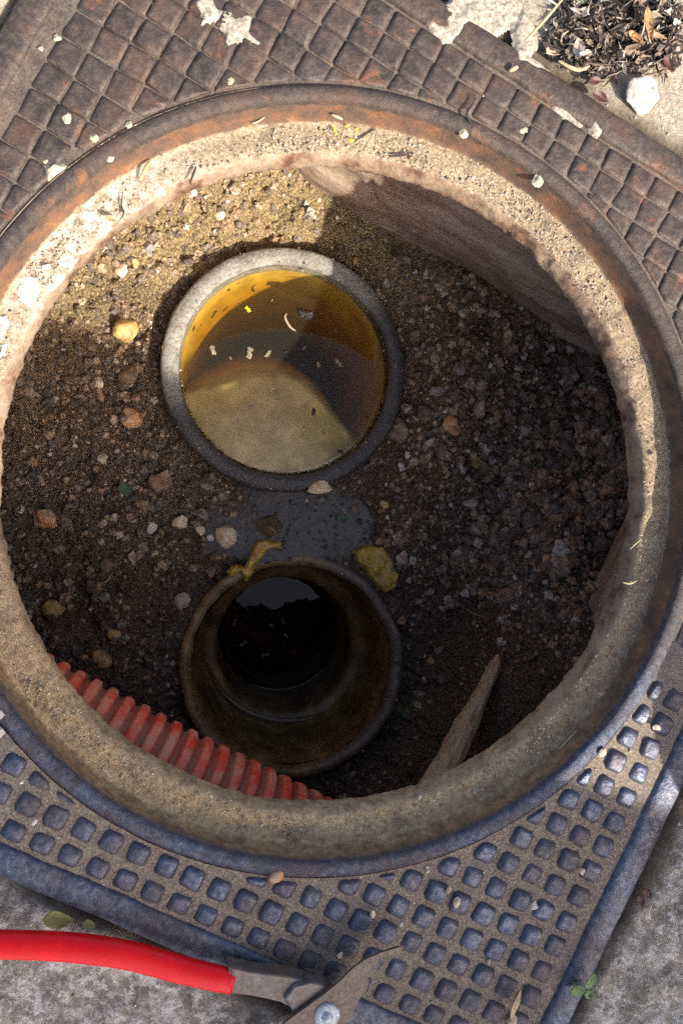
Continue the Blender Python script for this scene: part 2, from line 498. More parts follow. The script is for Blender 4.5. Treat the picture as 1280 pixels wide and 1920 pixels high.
def m_red():
    k = Mat("red_dipped_plastic", 0.34, 0.0, 0.3)
    col = k.ramp(k.noise(60, 4), [(0.3, (0.66, 0.002, 0.005)), (0.7, (0.78, 0.004, 0.008))])
    col = k.mix(k.ramp(k.noise(420, 4, 0.8), [(0.62, 0.0), (0.74, 0.6)]), col, (0.30, 0.02, 0.018))
    col = k.mix(k.ramp(k.noise(70, 6, 0.75), [(0.55, 0.0), (0.72, 0.6)]), col, (0.26, 0.055, 0.04))
    return k.done(col, k.ramp(k.noise(150, 4), [(0.3, 0.26), (0.7, 0.44)]), None, k.bump(k.noise(220, 4), 0.1, 0.0006))

def m_steel(name="worn_tool_steel", rusty=0.3):
    k = Mat(name, 0.45, 0.8)
    n1 = k.noise(90, 5, 0.65); n2 = k.noise(400, 4, 0.7)
    col = k.ramp(n1, [(0.3, (0.085, 0.080, 0.076)), (0.7, (0.24, 0.23, 0.22))])
    rf = k.ramp(k.noise(60, 5, 0.7), [(0.62 - rusty * 0.5, 0.0), (0.80 - rusty * 0.5, 0.9)])
    col = k.mix(rf, col, k.ramp(n2, [(0.3, (0.080, 0.046, 0.028)), (0.7, (0.22, 0.150, 0.105))]))
    return k.done(col, k.ramp(n1, [(0.3, 0.34), (0.7, 0.55)]), k.math('SUBTRACT', 0.8, k.math('MULTIPLY', rf, 0.7), True), k.bump(n2, 0.4, 0.0006))

def m_leaf(name, c1, c2, rough=0.55):
    k = Mat(name, rough)
    col = k.ramp(k.noise(220, 4, 0.65), [(0.3, c1), (0.7, c2)])
    m = k.done(col, rough, None, k.bump(k.noise(500, 3), 0.4, 0.0006))
    k.p.inputs["Subsurface Weight"].default_value = 0.0
    return m

def m_litter():
    k = Mat("dead_leaf_scraps", 0.75)
    c = k.attr("tint")
    col = k.ramp(c, [(0.0, (0.018, 0.014, 0.013)), (0.35, (0.055, 0.038, 0.032)), (0.6, (0.13, 0.085, 0.062)), (0.8, (0.30, 0.225, 0.155)), (1.0, (0.50, 0.43, 0.35))])
    return k.done(col, k.ramp(c, [(0, 0.45), (1, 0.8)]))

def m_plain(name, c, rough=0.7, var=0.25, sc=150, metal=0.0):
    k = Mat(name, rough, metal)
    a = tuple(x * (1 - var) for x in c); b = tuple(min(1, x * (1 + var)) for x in c)
    col = k.ramp(k.noise(sc, 5, 0.7), [(0.3, a), (0.7, b)])
    return k.done(col, rough, None, k.bump(k.noise(sc * 4, 4, 0.7), 0.4, 0.0008))

def m_wood():
    k = Mat("weathered_wood", 0.85)
    mp = k.n("ShaderNodeMapping"); k.put(mp.inputs[0], k.pos)
    mp.inputs["Rotation"].default_value = (0, 0, math.radians(4)); mp.inputs["Scale"].default_value = (1.0, 0.07, 0.35)
    g = k.noise(260, 5, 0.7, 0.6, mp.outputs[0])
    col = k.ramp(g, [(0.30, (0.30, 0.180, 0.095)), (0.48, (0.55, 0.380, 0.230)), (0.68, (0.70, 0.54, 0.37))])
    col = k.mix(k.ramp(k.noise(90, 5, 0.7), [(0.58, 0.0), (0.75, 0.6)]), col, (0.12, 0.080, 0.05))
    return k.done(col, 0.85, None, k.bump(g, 0.7, 0.002))

M = dict(shank=m_steel("half_rusty_steel", 0.5), iron=m_iron(), plate=m_plate(), ring=m_ring(), concrete=m_concrete(), soil=m_soil(), pebbles=m_pebbles(), grit=m_grit(),
         wall=m_wall(), pipe=m_pipe(), pipe_in=m_pipe_inner(), slime=m_slime(), hose=m_hose(), red=m_red(), steel=m_steel(), rusty=m_steel("rusty_tool_steel", 0.75),
         zinc=m_plain("zinc_rivet", (0.42, 0.45, 0.47), 0.5, 0.5, 330, 0.6),
         amber=m_water("amber_water", (1, 1, 1), (0.34, 0.27, 0.15), 0.06, absorb=((0.84, 0.75, 0.15), 30.0)),
         black=m_water("dark_water", (0.30, 0.24, 0.16), (0.03, 0.025, 0.02), 0.15, 0.0, 0.25),
         film=m_water("puddle_water", (0.80, 0.72, 0.60), (0.10, 0.09, 0.08), 0.20, 0.05, 0.15, f0=0.04, margin=True),
         mortar=m_plain("pale_mortar", (0.33, 0.285, 0.225), 0.95, 0.7, 330),
         lichen=m_plain("pale_lichen", (0.40, 0.36, 0.245), 0.9, 0.4, 300),
         white=m_plain("white_crust", (0.62, 0.59, 0.55), 0.9, 0.35, 300),
         ochre_mortar=m_plain("ochre_mortar", (0.42, 0.30, 0.16), 0.9, 0.45, 140),
         wood=m_wood(),
         sludge=m_plain("amber_sludge", (0.46, 0.28, 0.055), 0.3, 0.55, 110),
         silt=m_plain("pale_silt", (0.44, 0.35, 0.22), 0.9, 0.4, 26), deep=m_plain("dark_sediment", (0.040, 0.040, 0.024), 0.9, 0.3, 40),
         litter=m_litter(), stem=m_plain("dry_straw", (0.42, 0.32, 0.18), 0.7, 0.3, 200), worm=m_plain("pale_worm", (0.48, 0.36, 0.26), 0.4, 0.2, 200),
         yellow=m_plain("yellow_petal", (0.78, 0.62, 0.02), 0.6, 0.1), flake=m_plain("floating_scum", (0.24, 0.19, 0.13), 0.8, 0.5, 300),
         green=m_leaf("green_leaf", (0.06, 0.12, 0.04), (0.14, 0.22, 0.08)), ygreen=m_leaf("yellow_green_leaf", (0.16, 0.19, 0.05), (0.36, 0.33, 0.12)),
         dark_green=m_leaf("dark_green_leaf", (0.025, 0.06, 0.03), (0.06, 0.11, 0.055)),
         orange=m_leaf("orange_dead_leaf", (0.28, 0.115, 0.035), (0.46, 0.235, 0.09)), maroon=m_leaf("maroon_leaf", (0.035, 0.012, 0.010), (0.095, 0.034, 0.025)),
         tan=m_leaf("tan_dead_leaf", (0.34, 0.22, 0.10), (0.58, 0.44, 0.26)), root=m_plain("black_root", (0.03, 0.025, 0.02), 0.7))
ST = dict(orange=m_stone("orange_stone", (0.34, 0.11, 0.03), (0.54, 0.28, 0.12), (0.70, 0.57, 0.43), 90, 0.2),
          brown=m_stone("brown_stone", (0.12, 0.070, 0.042), (0.27, 0.17, 0.10), (0.42, 0.29, 0.18), 110, 0.35),
          cream=m_stone("cream_stone", (0.40, 0.26, 0.14), (0.68, 0.53, 0.37), (0.82, 0.73, 0.59), 110, 0.12),
          grey=m_stone("grey_stone", (0.13, 0.115, 0.10), (0.28, 0.25, 0.22), (0.45, 0.41, 0.36), 130, 0.25),
          white=m_stone("white_stone", (0.36, 0.32, 0.27), (0.54, 0.50, 0.44), (0.68, 0.65, 0.59), 160, 0.0, 0.85),
          ochre=m_stone("ochre_stone", (0.28, 0.15, 0.04), (0.50, 0.32, 0.11), (0.68, 0.49, 0.23), 110, 0.25),
          olive=m_stone("olive_stone", (0.05, 0.038, 0.018), (0.11, 0.085, 0.04), (0.20, 0.15, 0.08), 110, 0.4, 0.25),
          pink=m_stone("pink_grey_stone", (0.28, 0.17, 0.12), (0.48, 0.35, 0.27), (0.65, 0.54, 0.45), 120, 0.2))

# ------------------------------------------------------------------ the ground
HS = 0.3035                                  # half side of the iron frame
def axis(lo, hi, step):
    return np.unique(np.round(np.concatenate([np.arange(lo, -HS - 0.0012, step), [-HS - 0.0012, -HS - 0.004], np.arange(-HS + 0.001, HS, step),
                                              [HS + 0.0012, HS + 0.004], np.arange(HS + 0.0065, hi, step)]), 5))
gx, gy = axis(-0.62, 0.62, 0.004), axis(-0.62, 0.66, 0.004)
X, Y = np.meshgrid(gx, gy, indexing='ij')
gap = np.maximum(np.abs(X), np.abs(Y)) - HS
wear_g = sst(0.10, -0.12, Y - 0.25 * X + 0.05 * fbm(X, Y, 0, 6, 3, seed=61))
Zg = -0.003 + 0.0045 * fbm(X, Y, 0, 9, 4, seed=3) + 0.0018 * fbm(X, Y, 0, 70, 4, 0.6, seed=4) * (0.6 + wear_g) + 0.002 * fbm(X, Y, 0, 26, 3, seed=5) * wear_g
Zg -= (1 - sst(0.0, 0.010, gap + 0.004 * fbm(X, Y, 0, 40, 3, seed=8))) * 0.009
dirt_g = (1 - sst(0.003, 0.020, gap + 0.012 * fbm(X, Y, 0, 25, 3, seed=9)))
def ground_h(x, y):
    i = np.clip(np.searchsorted(gx, x), 0, len(gx) - 1); j = np.clip(np.searchsorted(gy, y), 0, len(gy) - 1)
    return float(Zg[i, j])
V = np.stack([X, Y, Zg], -1).reshape(-1, 3)
F = [f for f in grid_faces(len(gx), len(gy)) if max(abs(V[list(f)].mean(0)[0]), abs(V[list(f)].mean(0)[1])) > HS]
nx, ny = len(gx), len(gy)
n0 = len(V)
B = 14.0
corn = np.array([[-B, -B, 0], [B, -B, 0], [B, B, 0], [-B, B, 0]], float)
V = np.vstack([V, corn])
i00, i10, i11, i01 = 0, (nx - 1) * ny, nx * ny - 1, ny - 1
F.append([n0, n0 + 1] + [i * ny for i in range(nx - 1, -1, -1)])
F.append([n0 + 1, n0 + 2] + [(nx - 1) * ny + j for j in range(ny - 1, -1, -1)])
F.append([n0 + 2, n0 + 3] + [i * ny + ny - 1 for i in range(nx)])
F.append([n0 + 3, n0] + [j for j in range(ny)])
pad = lambda a: np.concatenate([a.reshape(-1), np.zeros(4)])
tag(ob("ground", V, F, M['concrete'], smooth=True, attr={"wear": np.concatenate([wear_g.reshape(-1), np.full(4, 0.5)]), "dirt": pad(dirt_g)}),
    "weathered concrete paving around the iron frame", kind="structure")

# ------------------------------------------------------------------ the pit: walls, soil
def wall(p0, p1, z0, z1, seed, thick=0.07):
    """a rendered wall seen from its left side walking p0 -> p1"""
    p0, p1 = np.array(p0, float), np.array(p1, float)
    L = np.linalg.norm(p1 - p0); d = (p1 - p0) / L; nrm = np.array([-d[1], d[0]])
    nu, nv = int(L / 0.005), int((z1 - z0) / 0.005)
    u, v = np.meshgrid(np.linspace(0, L, nu), np.linspace(z0, z1, nv), indexing='ij')
    off = 0.0045 * fbm(u, v * 2.2, 0, 9, 5, 0.6, seed=seed) + 0.003 * np.sign(fbm(u * 0.3, v, 0, 22, 2, seed=seed + 3)) * sst(0, 0.15, np.abs(fbm(u * 0.3, v, 0, 22, 2, seed=seed + 3)))
    off += 0.0012 * fbm(u, v, 0, 110, 3, seed=seed + 5)
    off -= 0.006 * (1 - sst(0.0, 0.004, np.abs(u - 0.52 * L - 0.25 * (v - z0) + 0.02 * fbm(u, v, 0, 14, 3, seed=seed + 9)))) * sst(0.4, 0.5, (v - z0) / (z1 - z0))
    P = p0[None, None, :] + d * u[..., None] + nrm * off[..., None]
    Vf = np.concatenate([P, v[..., None]], -1).reshape(-1, 3)
    Fw = grid_faces(nu, nv)
    n = len(Vf)
    bk = [np.append(p - nrm * thick, z) for p, z in ((p0, z0), (p1, z0), (p1, z1), (p0, z1))]
    Vf = np.vstack([Vf, bk])
    Fw += [(n, n + 3, n + 2, n + 1)]
    Fw += [[n + 3] + [i * nv + nv - 1 for i in range(nu)] + [n + 2]]
    Fw += [[n] + [j for j in range(nv)] + [n + 3], [n + 2] + [(nu - 1) * nv + j for j in range(nv - 1, -1, -1)] + [n + 1]]
    return Vf, Fw
WX0, WX1, WY0, WY1 = -0.325, 0.302, -0.335, 0.276
ZT = -0.034
for (a, b, s, lab) in (((WX1 + 0.05, WY1), (WX0 - 0.05, WY1), 11, "stained brown rendered wall of the pit below the leafy corner"),
                       ((WX1, WY0), (WX1, WY1), 21, "mud smeared wall of the pit under the glaring studs"),
                       ((WX0, WY1), (WX0, WY0), 31, "wall of the pit under the white crusted rim"),
                       ((WX0 - 0.05, WY0), (WX1 + 0.05, WY0), 41, "wall of the pit behind the red hose")):
    v_, f_ = wall(a, b, -0.42, ZT, s)
    tag(ob("pit_wall", v_, f_, M['wall'], smooth=True), lab, kind="structure")

P1 = (-0.0675, 0.0995); P1R = 0.1215
P2 = (0.080, -0.160); P2R = 0.1150
def soil_smooth(x, y):
    z = np.full_like(np.asarray(x, float), -0.302)
    z = z + 0.060 * sst(0.16, 0.36, -0.62 * x + 0.62 * y)
    z = z + 0.055 * sst(0.17, 0.30, x) * sst(-0.06, 0.06, y) * sst(0.285, 0.19, y)
    z = z + 0.020 * sst(-0.16, -0.28, x) * sst(0.08, -0.05, y)
    z = z + 0.022 * sst(0.05, 0.14, x + 0.3 * y) * sst(0.20, 0.10, x) * sst(-0.14, 0.0, y)
    z = z + 0.135 * sst(0.205, 0.315, x) * sst(0.06, -0.04, y)
    d2 = np.hypot(x - P2[0], y - P2[1])
    z = z - 0.012 * sst(0.19, 0.12, d2)
    return z
PUD = (0.017, -0.030)
def puddle_mask(x, y):      # 1 where the wet film lies
    q = ((x - PUD[0]) * 0.885 + (y - PUD[1]) * 0.466) / 0.080
    w = (-(x - PUD[0]) * 0.466 + (y - PUD[1]) * 0.885) / 0.046
    return sst(1.25, 0.75, np.hypot(q, w) + 0.45 * fbm(x, y, 0, 26, 4, 0.6, seed=77))
def soil_h(x, y):
    x = np.asarray(x, float); y = np.asarray(y, float)
    z = soil_smooth(x, y)
    lump = fbm(x, y, 0, 24, 3, 0.55, seed=50)
    rough = fbm(x, y, 0, 75, 4, 0.62, seed=51)
    fine = fbm(x, y, 0, 260, 3, 0.65, seed=52)
    k = 1 - 0.92 * puddle_mask(x, y)
    z = z + k * (0.004 * np.maximum(0, fbm(x, y, 0, 55, 2, seed=59) - 0.1) / 0.4 + 0.013 * lump + 0.0085 * rough + 0.005 * np.abs(fbm(x, y, 0, 40, 3, 0.6, seed=58)) + 0.0030 * fine + 0.004 * np.maximum(0, fbm(x, y, 0, 130, 2, seed=53)))
    d1 = np.hypot(x - P1[0], y - P1[1])
    z = z - 0.004 * sst(0.150, 0.125, d1)
    pm = puddle_mask(x, y)
    return z * (1 - pm) + (-0.3012) * pm + pm * (0.0012 * fine + 0.0014 * rough)
def on_soil(px, py, sink=0.0):
    z = -0.29
    for _ in range(6):
        q = at(px, py, z); z = float(soil_h(np.array([q.x]), np.array([q.y]))[0])
    q = at(px, py, z)
    return Vector((q.x, q.y, z - sink))
sx = np.arange(WX0 - 0.01, WX1 + 0.012, 0.0017); sy = np.arange(WY0 - 0.01, WY1 + 0.012, 0.0017)
X, Y = np.meshgrid(sx, sy, indexing='ij')
Z = soil_h(X, Y)
V = np.stack([X, Y, Z], -1).reshape(-1, 3)
d1 = np.hypot(V[:, 0] - P1[0], V[:, 1] - P1[1]); d2 = np.hypot(V[:, 0] - P2[0], V[:, 1] - P2[1])
keep = (d1 > P1R - 0.010) & (d2 > P2R - 0.008)
G = np.array(grid_faces(len(sx), len(sy)))
G = G[keep[G].all(1)]
wet = np.clip(puddle_mask(X, Y) * 1.0 + 0.55 * sst(0.15, 0.12, np.hypot(X - P1[0], Y - P1[1])) * sst(0.10, 0.02, Y) + 0.6 * sst(0.185, 0.12, np.hypot(X - P2[0], Y - P2[1])), 0, 1)
dry = sst(-0.02, 0.16, -0.50 * X + 0.75 * Y - 0.10 + 0.10 * fbm(X, Y, 0, 14, 3, seed=57))  # dry bank; its lighter colour also paints in the sunlight
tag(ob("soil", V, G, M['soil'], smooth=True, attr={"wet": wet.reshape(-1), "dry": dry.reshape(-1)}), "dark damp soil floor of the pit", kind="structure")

# ------------------------------------------------------------------ the cast iron frame
frame = thing("manhole_frame", "square rusty cast iron manhole frame with studded corners and round opening", "manhole frame", (0, 0, 0))
# seating ring: rib, step, sandy seat, lip, inner face
prof = [(0.2512, -0.0035, 0), (0.2506, -0.0004, 0), (0.2494, 0.0026, 0), (0.2470, 0.0038, 0), (0.2440, 0.0040, 0), (0.2412, 0.0034, 0), (0.2396, 0.0014, 0.2), (0.2389, -0.003, 0.8),
        (0.2384, -0.009, 1), (0.2378, -0.0145, 1), (0.2366, -0.0180, 1.5), (0.2345, -0.0194, 2), (0.2320, -0.0198, 2), (0.2290, -0.0200, 2), (0.2260, -0.0202, 2), (0.2230, -0.0206, 2),
        (0.2205, -0.0210, 2), (0.2185, -0.0218, 2.4), (0.2170, -0.0235, 2.8), (0.2158, -0.0265, 3), (0.2152, -0.0300, 3), (0.2150, -0.0335, 3), (0.2154, -0.0370, 3), (0.2175, -0.0400, 3), (0.2250, -0.0420, 3), (0.2400, -0.0440, 3), (0.2620, -0.0460, 3), (0.2620, -0.0300, 3)]
zone_p = np.array([p[2] for p in prof])
NT = 900
def ring_noise(R, Z, T):
    zn = np.repeat(zone_p[None, :], NT, 0)
    cx, sy_ = np.cos(T), np.sin(T)
    x, y = R * cx, R * sy_
    deep = R > 0.2235
    seat = sst(1.6, 2.0, zn) * (1 - sst(2.4, 3.0, zn))
    inner = sst(2.6, 3.0, zn) * (~deep)
    sandy = 0.35 + 0.65 * sst(0.0, 0.7, np.cos(T - 0.9))           # more sand on the far right arc
    Z = Z + seat * (0.0016 * sandy + (0.0014 + 0.0014 * sandy) * fbm(x, y, 0, 60, 4, 0.65, seed=90) + 0.0012 * fbm(x, y, 0, 300, 3, 0.6, seed=91))
    chip = np.maximum(0, fbm(x, y, Z, 22, 4, 0.6, seed=92))
    R = R + inner * (0.0050 * chip - 0.0028 * np.maximum(0, fbm(x, y, Z * 1.5, 38, 3, 0.6, seed=93)) - 0.0020 * fbm(x, y, Z, 150, 3, 0.65, seed=94))
    step = sst(0.6, 1.0, zn) * (1 - sst(1.2, 1.6, zn))
    R = R + step * 0.0010 * fbm(x, y, Z, 80, 3, seed=95)
    rib = 1 - sst(0.0, 0.5, zn)
    Z = Z + rib * 0.0006 * fbm(x, y, 0, 55, 4, 0.6, seed=96)
    return R, Z
Vr, Fr = lathe([(p[0], p[1]) for p in prof], NT, (0, 0, 0), ring_noise)
th = np.repeat(np.linspace(0, 2 * math.pi, NT, endpoint=False), len(prof))
zone = np.tile(zone_p, NT)
# where the seat was washed out the brown iron shows; white crust on the left arc
pale = np.exp(-((np.angle(np.exp(1j * (th - math.radians(163))))) / 0.32) ** 2) * (zone > 1.8) * (zone < 2.9)
low = sst(0.1, 0.9, np.cos(th - math.radians(-75)))
ochre = low * np.clip(np.exp(-((zone - 1.35) / 0.5) ** 2) + 0.55 * (zone > 1.8) + 0.4 * sst(2.5, 3.0, zone), 0, 1)
ob("seating_ring", Vr, [tuple(reversed(f)) for f in Fr], M['ring'], frame, True, {"zone": zone, "pale": pale, "ochre": ochre})
# plate between ring and border
BI = 0.2845
nr = 26
th1 = np.linspace(0, 2 * math.pi, 720, endpoint=False)
redge = BI / np.maximum(np.abs(np.cos(th1)), np.abs(np.sin(th1))) + 0.002
tt = np.linspace(0, 1, nr)
Rp = 0.2508 + (redge[:, None] - 0.2508) * tt[None, :]
Xp, Yp = Rp * np.cos(th1)[:, None], Rp * np.sin(th1)[:, None]
dust = np.clip(0.86 * sst(0.06, -0.16, Yp - 0.10 * Xp) * (1 - 0.30 * sst(0.16, 0.30, Xp) * sst(-0.10, -0.16, Yp)) + 0.34 + 0.10 * fbm(Xp, Yp, 0, 18, 3, seed=70), 0, 1)
Zp = -0.0006 + 0.0013 * dust + 0.0004 * sst(-0.05, 0.05, Yp) + 0.0006 * fbm(Xp, Yp, 0, 60, 4, 0.6, seed=71)
Vp = np.stack([Xp, Yp, Zp], -1).reshape(-1, 3)
ob("plate", Vp, [tuple(reversed(f)) for f in grid_faces(720, nr, True)], M['plate'], frame, True, {"dust": dust.reshape(-1)})
# raised border, one rail for each side
for k in range(4):
    c, s = math.cos(k * math.pi / 2), math.sin(k * math.pi / 2)
    pr = np.array([(HS, -0.030), (HS, 0.0002), (HS - 0.0005, 0.0022), (HS - 0.0020, 0.0034), (HS - 0.006, 0.0038), (HS - 0.011, 0.0038), (HS - 0.0160, 0.0034), (HS - 0.0176, 0.0022), (HS - 0.0184, 0.0002), (HS - 0.0190, -0.0022)])
    nseg = 240
    Tt, Dd = np.meshgrid(np.linspace(-1, 1, nseg), pr[:, 0], indexing='ij')
    Zz = np.repeat(pr[None, :, 1], nseg, 0)
    Ww = Dd * Tt
    dz = np.where(Zz > -0.01, 0.0009 * fbm(Ww + k, Dd, 0, 45, 4, 0.6, seed=80), 0)
    dn = np.where(Zz < 0.003, 0.0011 * fbm(Ww + k * 3, Dd * 0.2, 0, 40, 4, 0.6, seed=81), 0)
    Xx = Dd + dn
    V = np.stack([Xx * c - Ww * s, Xx * s + Ww * c, Zz + dz], -1).reshape(-1, 3)
    ob("border_rail", V, [tuple(reversed(f)) for f in grid_faces(nseg, len(pr))], M['iron'], frame, True)
# studs
def clip_poly(poly, nx_, ny_, d):
    out = []
    for i in range(len(poly)):
        a, b = poly[i], poly[(i + 1) % len(poly)]
        da, db = a[0] * nx_ + a[1] * ny_ - d, b[0] * nx_ + b[1] * ny_ - d
        if da >= 0: out.append(a)
        if (da >= 0) != (db >= 0):
            t = da / (da - db); out.append((a[0] + (b[0] - a[0]) * t, a[1] + (b[1] - a[1]) * t))
    return out
def poly_area(p):
    return 0.5 * sum(p[i][0] * p[(i + 1) % len(p)][1] - p[(i + 1) % len(p)][0] * p[i][1] for i in range(len(p)))
def round_poly(p, r):
    """cut every corner a little"""
    o = []
    for i in range(len(p)):
        a, b, c_ = Vector(p[i - 1]), Vector(p[i]), Vector(p[(i + 1) % len(p)])
        da, dc = (a - b), (c_ - b)
        ra, rc = min(r, da.length * 0.35), min(r, dc.length * 0.35)
        o += [tuple(b + da.normalized() * ra), tuple(b + dc.normalized() * rc)]
    return o
def stud_mesh(poly, hgt, top, seed, dark=0.5):
    cx = sum(p[0] for p in poly) / len(poly); cy = sum(p[1] for p in poly) / len(poly)
    V, n = [], None
    rnd = random.Random(seed)
    lev = [(1.0, -0.0025), (1.0, 0.0), (0.5 + 0.5 * top, hgt * 0.60), (top, hgt * 0.92), (top * 0.72, hgt)]
    for s, z in lev:
        q = round_poly([((p[0] - cx) * s, (p[1] - cy) * s) for p in poly], (0.0014 * s + 0.0006) if dark > 0.3 else 0.0008)
        n = len(q)
        V += [(x + cx + rnd.uniform(-4, 4) * 1e-4, y + cy + rnd.uniform(-4, 4) * 1e-4, z + (rnd.uniform(-3, 3) * 1e-4 if z > 0 else 0)) for x, y in q]
    V.append((cx, cy, hgt * 1.0))
    Fs = []
    for i in range(len(lev) - 1):
        for k in range(n):
            Fs.append((i * n + k, i * n + (k + 1) % n, (i + 1) * n + (k + 1) % n, (i + 1) * n + k))
    for k in range(n):
        Fs.append(((len(lev) - 1) * n + k, (len(lev) - 1) * n + (k + 1) % n, len(V) - 1))
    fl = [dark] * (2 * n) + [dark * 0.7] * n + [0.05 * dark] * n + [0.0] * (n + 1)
    return raw_mesh("stud", V, Fs, True, {"flank": fl})
HA, HB = 0.0089, 0.0071
sqa = [(-HA, -HA), (HA, -HA), (HA, HA), (-HA, HA)]; sqb = [(-HB, -HB), (HB, -HB), (HB, HB), (-HB, HB)]
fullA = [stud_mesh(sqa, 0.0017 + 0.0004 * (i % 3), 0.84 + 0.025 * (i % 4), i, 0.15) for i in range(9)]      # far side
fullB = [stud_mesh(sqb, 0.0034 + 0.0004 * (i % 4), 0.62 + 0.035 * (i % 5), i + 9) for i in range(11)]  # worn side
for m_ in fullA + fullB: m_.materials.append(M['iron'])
from bpy_extras.object_utils import world_to_camera_view
SC.render.resolution_x, SC.render.resolution_y = 682, 1024
bpy.context.view_layer.update()
def in_view(p, mx=0.04):
    c = world_to_camera_view(SC, cam, Vector(p))
    return -mx < c.x < 1 + mx and -mx < c.y < 1 + mx
rest_V, rest_F, n_stud = [], [], 0
xs = [0.00915 + 0.0183 * k + 0.0005 for k in range(-17, 16)]
ys = [0.2757 - 0.0182 * k for k in range(0, 15)] + [-0.2595 + 0.0182 * k for k in range(-1, 14)]
for x_ in xs:
    for y in ys:
        x = x_ + (0.0045 if y < 0 else 0.0)
        H, sq, full = (HA, sqa, fullA) if y > 0 else (HB, sqb, fullB)
        poly = [(x + a, y + b) for a, b in sq]
        for (a, b) in ((-1, 0), (1, 0), (0, -1), (0, 1)):
            poly = clip_poly(poly, a, b, -0.2832) if poly else poly
        if len(poly) < 3: continue
        if poly_area(poly) < 0.80 * (2 * H) ** 2: continue
        r = math.hypot(x, y); poly = clip_poly(poly, x / r, y / r, 0.2525)
        if len(poly) < 3: continue
        A = poly_area(poly)
        if A < 0.20 * (2 * H) ** 2: continue
        whole = A > 0.995 * (2 * H) ** 2
        vis = in_view((x, y, 0.003))
        if whole:
            me = full[random.randrange(len(full))]
            if vis:
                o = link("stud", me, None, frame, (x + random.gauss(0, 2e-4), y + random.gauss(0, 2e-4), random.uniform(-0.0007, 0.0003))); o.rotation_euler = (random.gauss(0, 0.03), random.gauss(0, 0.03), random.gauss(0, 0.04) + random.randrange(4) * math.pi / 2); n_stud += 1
            else:
                o0 = len(rest_V); rest_V += [(v.co.x + x, v.co.y + y, v.co.z) for v in me.vertices]; rest_F += [[o0 + i for i in p.vertices] for p in me.polygons]
        else:
            cx = sum(p[0] for p in poly) / len(poly); cy = sum(p[1] for p in poly) / len(poly)
            fr_ = math.sqrt(A / (2 * H) ** 2)
            me = stud_mesh([(p[0] - cx, p[1] - cy) for p in poly], (0.0020 if y > 0 else 0.0034) * (0.55 + 0.45 * fr_), 0.78 if y > 0 else 0.64, n_stud, 0.15 if y > 0 else 0.5)
            if vis:
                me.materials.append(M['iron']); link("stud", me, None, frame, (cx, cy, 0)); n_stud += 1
            else:
                o0 = len(rest_V); rest_V += [(v.co.x + cx, v.co.y + cy, v.co.z) for v in me.vertices]; rest_F += [[o0 + i for i in p.vertices] for p in me.polygons]
if rest_V:
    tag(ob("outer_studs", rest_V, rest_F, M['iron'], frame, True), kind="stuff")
print("studs in view", n_stud)

def blob(name, outline_px, z, h, mat, parent, seed, edge=0.35, res=0.0011, lift=0.0):
    """a crust with an irregular outline lying on a surface at height z"""
    P = [at(a, b, z) for a, b in outline_px]
    xs_ = [p.x for p in P]; ys_ = [p.y for p in P]
    gx_ = np.arange(min(xs_) - 0.003, max(xs_) + 0.003, res); gy_ = np.arange(min(ys_) - 0.003, max(ys_) + 0.003, res)
    Xb, Yb = np.meshgrid(gx_, gy_, indexing='ij')
    wx = Xb + 0.0016 * fbm(Xb, Yb, 0, 170, 3, seed=seed); wy = Yb + 0.0016 * fbm(Xb, Yb, 0, 170, 3, seed=seed + 1)
    ins = np.zeros(Xb.shape, bool); dist = np.full(Xb.shape, 9.0)
    n = len(P)
    for i in range(n):
        a, b = P[i], P[(i + 1) % n]
        cond = ((a.y > wy) != (b.y > wy)) & (wx < (b.x - a.x) * (wy - a.y) / (b.y - a.y + 1e-12) + a.x)
        ins ^= cond
        ex, ey = b.x - a.x, b.y - a.y
        t = np.clip(((wx - a.x) * ex + (wy - a.y) * ey) / (ex * ex + ey * ey + 1e-12), 0, 1)
        dist = np.minimum(dist, np.hypot(wx - a.x - t * ex, wy - a.y - t * ey))
    sd = np.where(ins, dist, -dist)
    Zb = z - 0.002 + (h + 0.002) * sst(-0.0008, 0.0022, sd) * (0.75 + 0.45 * fbm(Xb, Yb, 0, 120, 4, 0.65, seed=seed + 2)) + lift
    k = sd > -0.0012
    Vb = np.stack([Xb, Yb, Zb], -1).reshape(-1, 3); kf = k.reshape(-1)
    Gb = np.array(grid_faces(len(gx_), len(gy_))); Gb = Gb[kf[Gb].all(1)]
    used = np.unique(Gb); rem = -np.ones(len(Vb), int); rem[used] = np.arange(len(used))
    return ob(name, Vb[used], rem[Gb], mat, parent, True)

blob("mortar_patch", [(362, 0), (400, -12), (412, 18), (450, 20), (475, 30), (470, 62), (490, 80), (484, 92), (455, 76), (430, 96), (420, 82), (422, 62), (404, 42), (382, 55), (368, 62), (378, 35)], 0.0010, 0.0026, M['mortar'], frame, 201)
blob("mortar_patch", [(800, 40), (815, 20), (860, -20), (960, -20), (1000, 40), (1010, 90), (985, 110), (968, 90), (955, 45), (930, 72), (905, 58), (880, 45), (860, 72), (830, 80), (812, 62)], 0.0025, 0.0022, M['mortar'], frame, 202)
blob("mortar_patch", [(962, 80), (990, 100), (1030, 130), (1018, 140), (985, 120), (965, 120)], 0.0025, 0.0022, M['mortar'], frame, 203)
blob("mortar_patch", [(1030, 190), (1062, 200), (1080, 222), (1098, 235), (1085, 240), (1060, 226), (1040, 210)], 0.0012, 0.0022, M['mortar'], frame, 204)
blob("mortar_patch", [(1100, 222), (1128, 222), (1130, 250), (1118, 262), (1108, 250)], 0.0025, 0.0020, M['mortar'], frame, 205)
